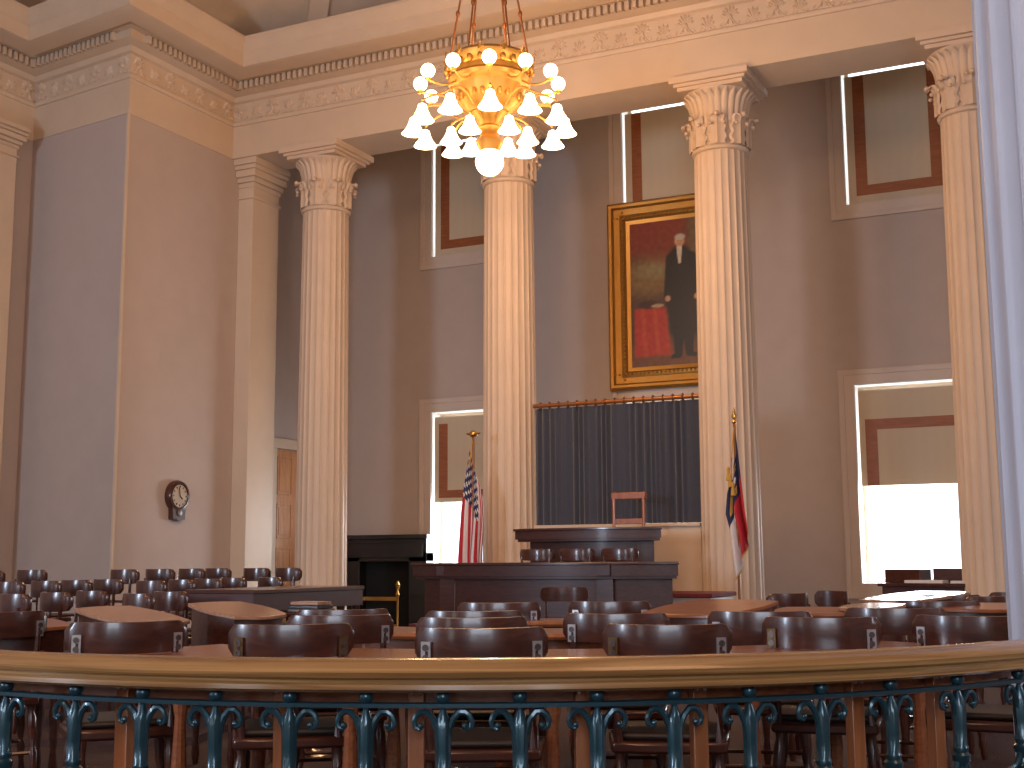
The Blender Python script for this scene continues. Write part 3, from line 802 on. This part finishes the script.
# speaker's chair: open square back
px0, px1 = at_Y(614, 500, 14.95).x, at_Y(648, 500, 14.95).x
cz = zfor((px0+px1)/2, 14.95, 492.5)
cw2 = (px1-px0)/2; cxm = (px0+px1)/2
st = thing('speaker_chair', 'reddish wooden chair with an open square back behind the rostrum desk', 'chair', (cxm, 14.86, dz1))
hz = cz-dz1
MB().prism([(-cw2, -.02), (cw2, -.02), (cw2+.01, .03), (-cw2-.01, .03)], hz-.09, hz).build('crest_rail', M['post'], st, bevel=.012)
for sx in (-1, 1):
    MB().tube([(sx*(cw2-.03), 0, 0), (sx*(cw2-.03), 0, hz-.08)], .022, 8).build('back_post', M['post'], st)
    MB().tube([(sx*(cw2-.03), -.40, 0), (sx*(cw2-.03), -.40, .45)], .022, 8).build('leg', M['post'], st)
MB().box(-cw2+.03, cw2-.03, -.012, .012, hz-.40, hz-.33).build('back_rail', M['post'], st, bevel=.006)
MB().box(-cw2-.01, cw2+.01, -.42, .02, .43, .48).build('seat', M['leather'], st, bevel=.01)

# ------------------------------------------------------------------ desks
SC = plan(.15, 8.2)
base_ang = math.atan2(-SC[1], -SC[0])
def arcdesk(name, label, r_out, r_in, a0, a1, z, nleg):
    t = thing(name, label, 'desk', (SC[0], SC[1], 0), 0)
    A0, A1 = base_ang+R(a0), base_ang+R(a1)
    MB().arcstrip([(r_out, z-.03), (r_out+.012, z-.015), (r_out, z), (r_in, z), (r_in, z-.03)], (0, 0), A0, A1, 48).build('desk_top', M['desk'], t, smooth=40)
    MB().arcstrip([(r_out-.05, z-.17), (r_out-.05, z-.03), (r_out-.075, z-.03), (r_out-.075, z-.17)], (0, 0), A0, A1, 48).build('apron', M['counter'], t, smooth=40)
    for i in range(nleg):
        a = A0+(A1-A0)*(i+.5)/nleg
        for rr in (r_out-.08, r_in+.08):
            MB().lathe([(.02, 0), (.028, .05), (.02, .12), (.032, .3), (.022, .5), (.032, .55), (.032, z-.03)], 10, (rr*math.cos(a), rr*math.sin(a), 0)).build('leg', M['desk'], t)
arcdesk('curved_desk', 'long curved reddish wooden desk just ahead of the nearest row of armchairs', 3.33, 2.66, -34, 36, .752, 5)
arcdesk('curved_desk', 'second curved reddish wooden desk, ahead of the second row of armchairs', 1.85, 1.30, -42, 30, .77, 3)
arcdesk('curved_desk', 'innermost curved wooden desk nearest the clerk desk', .80, .35, -60, 60, .78, 2)

def lid_desk(px, d, zn, zf_, w_, dep, rz, label, mat='lid', name='writing_desk'):
    x, y = planpx(px, d); ra = math.atan2(y, x)-PI/2
    t = thing(name, label, 'desk', (x, y, 0), ra+rz)
    poly = []
    hw, hd = w_/2, dep/2
    # serpentine outline: bowed sides, rounded corners
    for (ax, ay, bx, by, bow) in ((-hw, -hd, hw, -hd, .045), (hw, -hd, hw, hd, .045), (hw, hd, -hw, hd, .02), (-hw, hd, -hw, -hd, .045)):
        for i in range(8):
            u = i/8; q = math.sin(u*PI); nx_, ny_ = (by-ay), -(bx-ax); L = math.hypot(nx_, ny_)
            poly.append((ax+(bx-ax)*u+nx_/L*bow*q, ay+(by-ay)*u+ny_/L*bow*q))
    sl = (zf_-zn)/dep
    T = Matrix(((1, 0, 0, 0), (0, 1, 0, 0), (0, sl, 1, (zn+zf_)/2), (0, 0, 0, 1)))
    MB().prism(poly, -.022, 0, T).build('lid', M[mat], t, bevel=.005)
    p2 = [(a*.92, b*.9) for a, b in poly]
    m = MB(); n = len(p2)
    vs = [(a, b, zn-.20) for a, b in p2] + [tuple(T @ Vector((a, b, -.022))) for a, b in p2]
    m.add(vs, [tuple(range(n))[::-1], tuple(range(n, 2*n))] + [(i, (i+1) % n, n+(i+1) % n, n+i) for i in range(n)])
    m.build('case', M['maho'], t)
    for sx in (-1, 1):
        for sy in (-1, 1):
            MB().lathe([(.015, 0), (.024, .06), (.016, .14), (.03, .32), (.018, .46), (.028, .52), (.028, zn-.19)], 10, (sx*hw*.78, sy*hd*.74, 0)).build('leg', M['maho'], t)
    return t, x, y, ra+rz
lid_desk(141, 6.75, .828, .900, .42, .42, R(48), 'slanted desk with a pale glossy lid, larger of the two at left')
lid_desk(243, 7.4, .835, .90, .40, .40, R(42), 'slanted desk with a tan lid, smaller and right of the larger one')
lid_desk(36, 6.9, .80, .83, .36, .30, R(20), 'brown desk with a flat top at far left beside the cut-off armchair', 'desk')
lid_desk(704, 7.2, .84, .90, .56, .52, R(-38), 'reddish flat wooden desk below the state flag', 'desk')
lid_desk(905, 8.7, .862, .900, .40, .80, R(-28), 'desk with a brilliantly sunlit lid below the right window')
lid_desk(862, 7.3, .858, .875, .26, .30, R(-30), 'small desk with a rounded pale top left of the sunlit desk')
lid_desk(810, 7.4, .83, .85, .42, .30, R(-8), 'low brownish desk in front of the two chairs by the grey wall', 'desk')
lid_desk(980, 7.3, .85, .87, .50, .40, R(-10), 'brown desk behind the near-column armchair', 'desk')
# long table with turned legs at left, seen end on
tb = thing('long_table', 'long mahogany table with turned legs left of the fireplace', 'table', (0, 0, 0))
A_ = Vector(planpx(365, 10.2)); B_ = Vector(planpx(258, 8.9))
dv = (B_-A_).normalized(); nv = Vector((dv.y, -dv.x)); Lt = (B_-A_).length
if nv.dot(A_) < 0: nv = -nv
T = Matrix(((dv.x, nv.x, 0, A_.x), (dv.y, nv.y, 0, A_.y), (0, 0, 1, 0), (0, 0, 0, 1)))
ztb = .94
MB().box(-.01, Lt, -.01, .6, ztb-.03, ztb, T).build('table_top', M['maho'], tb, bevel=.005)
MB().box(0, Lt, 0, .57, ztb-.15, ztb-.03, T).build('apron', M['mahod'], tb)
for u, v in ((.04, .04), (.04, .5), (.26, .04), (Lt-.1, .05), (Lt-.1, .5)):
    p = T @ Vector((u, v, 0)); MB().lathe([(.02, 0), (.03, .05), (.02, .1), (.036, .3), (.02, .36), (.03, .42), (.03, .48), (.02, .52), (.035, .62), (.022, .70), (.034, ztb-.15)], 12, (p.x, p.y, 0)).build('leg', M['maho'], tb)
# books and papers
x, y = planpx(315, 7.7)
t = thing('book_stand', 'small stand table carrying dark folders right of the tan desk lid', 'stand', (x, y, 0), .3)
MB().box(-.12, .12, -.12, .12, .81, .83).build('stand_top', M['maho'], t, bevel=.004)
MB().lathe([(.12, 0), (.03, .04), (.02, .4), (.03, .78), (.08, .81)], 12).build('pedestal', M['maho'], t)
for k, (mt, lb) in enumerate((('screw', 'grey ring binder lying at the bottom of the stack of folders'), ('black', 'black folder in the middle of the stack of folders'), ('lid', 'tan folder on top of the stack of folders'))):
    tag(MB().box(x-.11+.01*k, x+.11, y-.09, y+.09-.02*k, .832+.022*k, .852+.022*k).build('folder', M[mt], smooth=0, bevel=.003), lb, 'folder')
# table with papers under the right window
x0_, y0_ = planpx(868, 15.3); x1_, y1_ = planpx(958, 14.5)
A_ = Vector((x0_, y0_)); B_ = Vector((x1_, y1_)); dv = (B_-A_).normalized(); nv = Vector((-dv.y, dv.x)); Lt = (B_-A_).length
T = Matrix(((dv.x, nv.x, 0, A_.x), (dv.y, nv.y, 0, A_.y), (0, 0, 1, 0), (0, 0, 0, 1)))
zq = zfor(x0_, y0_, 583)
tb = thing('window_table', 'dark table loaded with books and papers in front of the right window', 'table', (0, 0, 0))
MB().box(0, Lt, 0, .7, zq-.04, zq, T).build('table_top', M['maho'], tb, bevel=.005)
MB().box(.04, Lt-.04, .04, .66, zq-.2, zq-.04, T).build('apron', M['mahod'], tb)
for u in (.06, Lt-.06):
    for v in (.06, .64):
        p = T @ Vector((u, v, 0)); MB().lathe([(.03, 0), (.04, .3), (.03, .5), (.04, zq-.2)], 10, (p.x, p.y, 0)).build('leg', M['maho'], tb)
for k, (u, v, w_, h_, mt, lb) in enumerate(((.20, .32, .50, .16, 'maho', 'dark closed box at the left end of the window table'), (.68, .40, .42, .17, 'mahod', 'dark box at the right part of the window table'), (.50, .10, .45, .035, 'paper', 'pile of white papers on the window table'), (.90, .12, .28, .03, 'paper', 'smaller pile of papers at the right end of the window table'))):
    Tk = T @ Matrix.Translation((u*Lt if u < 1 else Lt, v, zq+.001)) @ Matrix.Rotation(.15*(k-1), 4, 'Z')
    tag(MB().box(-w_/2, w_/2, -.10, .12, 0, h_, Tk).build('storage_box' if k < 2 else 'paper_pile', M[mt], smooth=0, bevel=.004), lb, 'box' if k < 2 else 'papers')

# ------------------------------------------------------------------ railing
RC = plan(-.10, 5.80); RR = 2.60
rba = math.atan2(-RC[1], -RC[0])
rl = thing('curved_railing', 'curved railing with golden oak handrail on dark teal iron balusters', 'railing', (RC[0], RC[1], 0))
A0, A1 = rba-R(52), rba+R(44)
hp = [(RR-.115, .862), (RR-.105, .876), (RR-.085, .885), (RR-.055, .888), (RR-.03, .884), (RR-.008, .872), (RR+.004, .856), (RR+.002, .843), (RR-.012, .836), (RR-.012, .830), (RR+.0, .825), (RR+.001, .813), (RR-.010, .806), (RR-.115, .806)]
MB().arcstrip(hp, (0, 0), A0, A1, 120).build('handrail', M['oak'], rl, smooth=30)
rb_ = RR-.05
MB().arcstrip([(rb_+.012, .765), (rb_+.012, .775), (rb_+.006, .778), (rb_-.006, .778), (rb_-.012, .775), (rb_-.012, .765)], (0, 0), A0, A1, 120).build('top_bar', M['iron'], rl, smooth=50)
MB().arcstrip([(rb_+.014, .08), (rb_+.014, .10), (rb_-.014, .10), (rb_-.014, .08)], (0, 0), A0, A1, 120).build('bottom_bar', M['iron'], rl, smooth=50)
# one baluster
def bal_meshes():
    post = MB(); prof = [(.011, .10), (.016, .14), (.010, .2), (.012, .40), (.016, .50), (.024, .53), (.014, .548), (.016, .56), (.024, .568), (.026, .585), (.019, .592), (.022, .605), (.018, .612), (.0185, .66), (.020, .715), (.015, .740), (.006, .763)]
    vs = []
    n = 16
    for r_, z in prof:
        for k in range(n):
            a = 2*PI*k/n; rr = r_*(1+.10*math.cos(a*6)*(1 if .61 < z < .72 else 0)); vs.append((rr*math.cos(a), rr*math.sin(a), z))
    post.add(vs, [(i*n+k, i*n+(k+1) % n, (i+1)*n+(k+1) % n, (i+1)*n+k) for i in range(len(prof)-1) for k in range(n)])
    return post
def scroll(sx, top=True):
    m = MB()
    if top:
        P = [(sx*.012, 0, 0.677), (sx*.016, 0, 0.712), (sx*.025, 0, 0.737), (sx*.040, 0, 0.754), (sx*.055, 0, 0.755), (sx*.067, 0, 0.746), (sx*.073, 0, 0.731), (sx*.070, 0, 0.717), (sx*.060, 0, 0.712), (sx*.053, 0, 0.719)]
        m.tube(P, [.006, .008, .009, .009, .0085, .008, .0075, .007, .006, .007], 7, ref=Vector((0, 1, 0))); m.ball((sx*.056, 0, .720), .009, 8, 6)
    else:
        P = [(sx*.012, 0, .575), (sx*.022, 0, .553), (sx*.040, 0, .535), (sx*.065, 0, .525), (sx*.104, 0, .522)]
        m.tube(P, [.009, .009, .008, .007, .006], 7, ref=Vector((0, 1, 0)))
        m2 = m; m = MB()
        P = [(sx*.012, 0, .12), (sx*.02, 0, .17), (sx*.045, 0, .20), (sx*.068, 0, .18), (sx*.062, 0, .155), (sx*.048, 0, .16)]
        m.tube(P, .008, 7, ref=Vector((0, 1, 0)))
        m2.build('link_scroll', M['iron'], b0)
    return m
b0 = bal_meshes().build('baluster', M['iron'], rl, smooth=40)
f0 = MB().ball((0, 0, .7915), .0195).build('ball_finial', M['iron'], b0)
MB().lathe([(.008, .76), (.009, .775)], 8).build('collar', M['iron'], b0)
for sx in (-1, 1):
    scroll(sx).build('upper_scroll', M['iron'], b0); scroll(sx, False).build('lower_scroll', M['iron'], b0)
step = .196/rb_
# one ball falls at px 443
k0 = None
best = 1e9
for q in range(-200, 200):
    a = rba + q*.0005
    e = abs(proj((RC[0]+rb_*math.cos(a), RC[1]+rb_*math.sin(a), .79))[0]-443)
    if e < best: best = e; k0 = a
idx = 0
def rail_angle(px):
    lo, hi = rba-R(60), rba+R(60)
    for _ in range(40):
        m_ = (lo+hi)/2
        if proj((RC[0]+rb_*math.cos(m_), RC[1]+rb_*math.sin(m_), .79))[0] < px: lo = m_
        else: hi = m_
    return (lo+hi)/2
angs = [rail_angle(p) for p in (7, 76, 143, 216, 290, 366, 443, 520, 597, 674, 749, 821, 890, 957, 1018)]
angs = [angs[0]-.085] + angs + [angs[-1]+.085]
for a in angs:
    loc = (rb_*math.cos(a), rb_*math.sin(a), 0)
    if idx == 0: b0.location = loc; b0.rotation_euler = (0, 0, a+PI/2)
    else: dup(b0, rl, loc, a+PI/2)
    idx += 1
# counter just inside the railing
ct = thing('press_counter', 'dark glossy curved wooden counter on square posts just inside the railing', 'counter', (RC[0], RC[1], 0))
MB().arcstrip([(RR-.116, .835), (RR-.116, .864), (RR-.27, .864), (RR-.285, .851), (RR-.27, .835)], (0, 0), A0, A1, 90).build('counter_top', M['counter'], ct, smooth=40)
MB().arcstrip([(RR-.16, .765), (RR-.16, .836), (RR-.185, .836), (RR-.185, .765)], (0, 0), A0, A1, 90).build('apron', M['desk'], ct, smooth=40)
for px in (128, 285, 418, 582, 697, 852, 932):
    # find angle whose post shows at that column
    bb_, ba = 1e9, 0
    for q in range(-900, 900):
        a = rba+q*.001
        e = abs(proj((RC[0]+(RR-.16)*math.cos(a), RC[1]+(RR-.16)*math.sin(a), .6))[0]-px)
        if e < bb_: bb_, ba = e, a
    T = Matrix.Rotation(ba, 4, 'Z')
    m = MB(); m.box(RR-.158, RR-.125, -.021, .021, 0, .834, T); pm = m.build('post', M['post'], ct, bevel=.003)
    for dy in (-.010, .012):
        MB().ball(T @ Vector((RR-.124, dy, .792)), .0055, 8, 6).build('screw', M['steel'], pm)

# ------------------------------------------------------------------ flags
def flag(name, label, px, pyt, Y, zbot, style, lean=-1):
    b = at_Y(px, 545, Y); zt_ = zfor(b.x, Y, pyt)
    t = thing(name, label, 'flag', (b.x, Y, 0))
    MB().tube([(0, 0, zbot), (0, 0, zt_)], .016, 10).build('pole', M['bronze'], t)
    MB().lathe([(.16, zbot), (.16, zbot+.03), (.05, zbot+.06), (.03, zbot+.12)], 20).build('stand', M['brass'], t)
    f = MB()
    if style == 'us':
        f.ball((0, 0, zt_+.05), .05, 12, 8); f.tube([(-.10, 0, zt_+.06), (-.04, 0, zt_+.05), (0, 0, zt_+.08), (.04, 0, zt_+.05), (.10, 0, zt_+.06)], [.01, .025, .02, .025, .01], 6)
    else:
        f.lathe([(.012, zt_), (.03, zt_+.02), (.018, zt_+.05), (.032, zt_+.09), (.002, zt_+.20)], 12)
    f.build('finial', M['brass'], t)
    cl = MB(); NS, NT = 90, 52
    L = zt_ - .18
    def P(s_, q):
        # s_: along the fly (falls down), q: down the hoist
        z = zt_ - .10 - q*.75 - s_*(1.62 if style == 'us' else 1.2)*(1-.12*q)
        D = zt_ - .10 - z
        if style == 'us': kn = [(0, -.03, .03), (.55, -.12, .14), (.85, -.15, .17), (1.45, -.18, .13), (2.3, -.20, .14)]
        else: kn = [(0, -.03, .02), (.6, -.09, .08), (.95, -.13, .12), (1.15, -.08, .15), (2.1, -.02, .25)]
        for (d0, l0, h0), (d1, l1, h1) in zip(kn, kn[1:]):
            if D <= d1 or d1 == kn[-1][0]:
                tt = (D-d0)/(d1-d0); xl = l0+(l1-l0)*tt; xr_ = h0+(h1-h0)*tt; break
        qq = (1-(1-q)**1.8 if style == 'us' else q) + .04*math.sin(q*PI*5)
        x = xl+(xr_-xl)*qq if style == 'us' else xr_+(xl-xr_)*qq
        y = -.03 - .05*math.sin(q*PI*5+s_*1.5)*(.35+s_)
        return (x, y, z)
    vs = [P(i/NS, j/NT) for j in range(NT+1) for i in range(NS+1)]
    cl.v = vs
    for j in range(NT):
        for i in range(NS):
            s_, q = (i+.5)/NS, (j+.5)/NT
            if s_ > .975 or q > .98: mi = 3
            elif style == 'us':
                if s_ < .40 and q < .54:
                    mi = 2
                    gx = s_/.40*11; gy = q/.54*9
                    fx, fy = gx-math.floor(gx)-.5, gy-math.floor(gy)-.5
                    if (math.floor(gx)+math.floor(gy)) % 2 == 0 and fx*fx+fy*fy < .17: mi = 1
                else: mi = 0 if int(q*13) % 2 == 0 else 1
            else:
                if s_ < .42:
                    mi = 2
                    # N star C and date scrolls in gold on the blue union
                    u_, v_ = s_/.42, q
                    if abs(v_-.5) < .12:
                        if abs(u_-.5) < .14 and abs(v_-.5)+abs(u_-.5)*.6 < .11: mi = 1
                        if .14 < u_ < .30 and (abs(u_-.15) < .035 or abs(u_-.29) < .035 or abs((u_-.15)/.14-(v_-.38)/.24) < .16): mi = 3
                        if .70 < u_ < .86 and (u_ < .745 or abs(abs(v_-.5)-.10) < .022): mi = 3
                    if .22 < v_ < .28 or .72 < v_ < .78:
                        if .12 < u_ < .88: mi = 3
                else: mi = 0 if q < .5 else 1
            cl.f.append((j*(NS+1)+i, j*(NS+1)+i+1, (j+1)*(NS+1)+i+1, (j+1)*(NS+1)+i)); cl.mi.append(mi)
    cl.build('cloth', [M['red'], M['white'], M['blue'], M['gold']], t, smooth=80)
    ts = MB()
    ts.tube([(0, -.03, zt_-.04), (-.03, -.06, zt_-.4), (-.04, -.06, zt_-.8 if style != 'us' else zt_-.3)], .008, 6)
    if style != 'us':
        for dx, dz_ in ((-.05, -.70), (-.02, -.80), (-.07, -.62)): ts.lathe([(.004, dz_+.12), (.022, dz_+.10), (.018, dz_+.06), (.03, dz_-.04), (.004, dz_-.05)], 8, (dx, -.07, zt_))
    ts.build('gold_tassel', M['gold'], t)
    return t
flag('flag_on_pole', 'red, white and blue stars-and-stripes flag hanging from a pole with gilt finial', 473.5, 438, 14.6, 0, 'us')
flag('flag_on_pole', 'blue, red and white state flag with gold fringe on a pole before the third column', 738, 424, 14.35, 0, 'nc')

# ------------------------------------------------------------------ chandelier
HX, HY = AX, 11.85
zr = zfor(HX, HY, 84)          # ring of upright globes
zbl = zfor(HX, HY, 128)        # ring of bell shades
zg = zfor(HX, HY, 162)         # big bottom globe
zrim = zfor(HX, HY, 66)
ch = thing('chandelier', 'large gilt chandelier with upright globes, glass bell shades and a big bottom globe', 'chandelier', (HX, HY, 0))
bz = lambda py: zfor(HX, HY, py)
m = MB(); m.lathe([(.02, bz(163)+.12), (.11, bz(163)+.13), (.13, bz(146)), (.15, bz(142)), (.12, bz(139)), (.09, bz(136)), (.13, bz(132)), (.14, bz(129)), (.10, bz(126)), (.14, bz(121)), (.24, bz(114)), (.33, bz(106)), (.38, bz(98)), (.40, bz(90)), (.45, bz(86)), (.46, bz(82)), (.43, bz(79)), (.43, bz(74)), (.49, bz(68)), (.50, bz(64)), (.47, bz(62)), (.45, bz(60)), (.38, bz(62)), (.36, bz(80)), (.05, bz(84))], 48)
bowl = m
for k in range(24):
    a = 2*PI*k/24
    m.ball((.47*math.cos(a), .47*math.sin(a), bz(72)), .035, 8, 6, (1, 1, 1.3))
    m.ball((.36*math.cos(a), .36*math.sin(a), bz(101)), .032, 8, 6, (1, 1, 1.6))
for k in range(12):
    a = 2*PI*(k+.5)/12
    for q in range(-2, 3):
        m.tube([(.49*math.cos(a), .49*math.sin(a), bz(66)), (.50*math.cos(a+q*.045), .50*math.sin(a+q*.045), bz(66)+.10-.014*q*q)], [.016, .004], 5)
m.build('gilt_bowl', M['gilt'], ch)
MB().ball((0, 0, zg), .155, 24, 14).build('bottom_globe', M['bulb'], ch)
def arm(a, r0_, r1_, z0, z1, dip):
    P = []
    for i in range(9):
        u = i/8; r_ = r0_+(r1_-r0_)*u; z = z0+(z1-z0)*u - dip*math.sin(PI*u)
        P.append((r_*math.cos(a), r_*math.sin(a), z))
    return MB().tube(P, .012, 6)
off = math.atan2(-HY, -HX)
for k in range(12):
    a = off + 2*PI*k/12
    o = arm(a, .42, .76, zr-.05, zr-.09, .05).build('globe_arm', M['gilt'], ch)
    c_, s2 = .76*math.cos(a), .76*math.sin(a)
    MB().lathe([(.02, zr-.11), (.04, zr-.09), (.025, zr-.06), (.03, zr-.05)], 8, (c_, s2, 0)).build('lamp_cup', M['gilt'], o)
    MB().ball((c_, s2, zr), .078, 14, 9).build('globe_bulb', M['bulb'], o)
def bellp(z, s=1): return [(.022*s, z+.12*s), (.045*s, z+.105*s), (.058*s, z+.05*s), (.085*s, z-.01*s), (.118*s, z-.055*s), (.130*s, z-.07*s), (.118*s, z-.065*s), (.06*s, z-.0*s), (.02, z+.09*s)]
for k in range(12):
    a = off + 2*PI*k/12 + .01
    o = arm(a, .36, .83, zbl+.16, zbl+.16, -.10).build('shade_arm', M['gilt'], ch)
    MB().lathe(bellp(zbl), 16, (.83*math.cos(a), .83*math.sin(a), 0), cap=False).build('bell_shade', M['bell'], o)
for k in range(6):
    a = off + 2*PI*(k+.5)/6; z = zfor(HX, HY, 137)
    o = arm(a, .15, .42, z+.18, z+.14, -.06).build('shade_arm', M['gilt'], ch)
    MB().lathe(bellp(z, .95), 16, (.42*math.cos(a), .42*math.sin(a), 0), cap=False).build('bell_shade', M['bell'], o)
ztop = bz(60)+2.3
for k in range(6):
    a = off + 2*PI*(k+.5)/6
    p0 = Vector((.44*math.cos(a), .44*math.sin(a), bz(62))); p1 = Vector((.05*math.cos(a), .05*math.sin(a), ztop))
    o = MB().tube([p0, p1], .012, 6).build('suspension_rod', M['bronze'], ch)
    for u in (.24, .40):
        MB().ball(p0.lerp(p1, u), .026, 8, 6, (1, 1, 1.6)).build('rod_bead', M['bronze'], o)
m = MB(); m.lathe([(.10, ztop-.03), (.12, ztop), (.05, ztop+.06), (.025, ztop+.1), (.025, ZCEIL-.05), (.2, ZCEIL-.03), (.22, ZCEIL)], 16); m.build('ceiling_stem', M['gilt'], ch)

# ------------------------------------------------------------------ lights
def lamp(name, kind, loc, energy, color, size=.2, rot=None, sy=None, spread=None):
    d = bpy.data.lights.new(name, kind); d.energy = energy; d.color = color
    if kind == 'POINT': d.shadow_soft_size = size
    if kind == 'AREA':
        d.size = size
        if sy: d.shape = 'RECTANGLE'; d.size_y = sy
    o = bpy.data.objects.new(name, d); COL.objects.link(o); o.location = loc
    if rot: o.rotation_euler = rot
    return o
WARM = (1, .54, .24)
for k in range(6):
    a = off+2*PI*k/6
    lamp('chandelier_light', 'POINT', (HX+1.0*math.cos(a), HY+1.0*math.sin(a), zbl-.05), 58, WARM, .12)
lamp('chandelier_light', 'POINT', (HX, HY, zg-.35), 60, WARM, .15)
lamp('chandelier_light', 'POINT', (HX, HY, zr+.5), 26, WARM, .15)
# daylight through the lower windows and from the windows behind the viewer
for i in (0, 2):
    a, b = opx[i]
    lamp('window_daylight', 'AREA', ((a+b)/2, YW+.5, 1.6), 150, (.85, .92, 1), 1.3, (R(-78), 0, 0), 1.2)
def aimed(name, loc, tgt, energy, color, size, sy):
    o = lamp(name, 'AREA', loc, energy, color, size, None, sy); v = Vector(tgt)-Vector(loc); o.rotation_euler = v.to_track_quat('-Z', 'Y').to_euler(); return o
aimed('rear_window_daylight', (1.5, -3.5, 3.2), (-13, 12.5, 2.0), 260, (.72, .84, 1), 3.0, 2.5)
aimed('rear_window_daylight', (-9.0, -3.5, 3.0), (-14, 12.8, 2.2), 650, (.66, .80, 1), 1.6, 2.5)
aimed('side_fill_light', (4.7, 6.0, 3.4), (-9, 13, 2.0), 210, (.72, .84, 1), 2.0, 2.0)  # cool fill lamp standing inside the right wall, which has no window
aimed('warm_fill_light', (-3, -2.5, 8.0), (-6, 15.5, 5.5), 260, (1, .57, .31), 4.0, 1.5)  # added warm fill, high behind the viewer, brightens the colonnade
aimed('warm_fill_light', (2, 3, 9.0), (-9, 15.5, 5.5), 160, (1, .55, .30), 3.0, 3.0)  # second added warm fill, high on the right

w = bpy.data.worlds.new('World'); sc.world = w; w.use_nodes = True
bg = w.node_tree.nodes['Background']; bg.inputs[0].default_value = (.86, .93, 1, 1); bg.inputs[1].default_value = 3.0
sc.view_settings.view_transform = 'Standard'; sc.view_settings.look = 'None'; sc.view_settings.exposure = 0
try:
    sc.cycles.max_bounces = 8; sc.cycles.transparent_max_bounces = 8
except Exception: pass
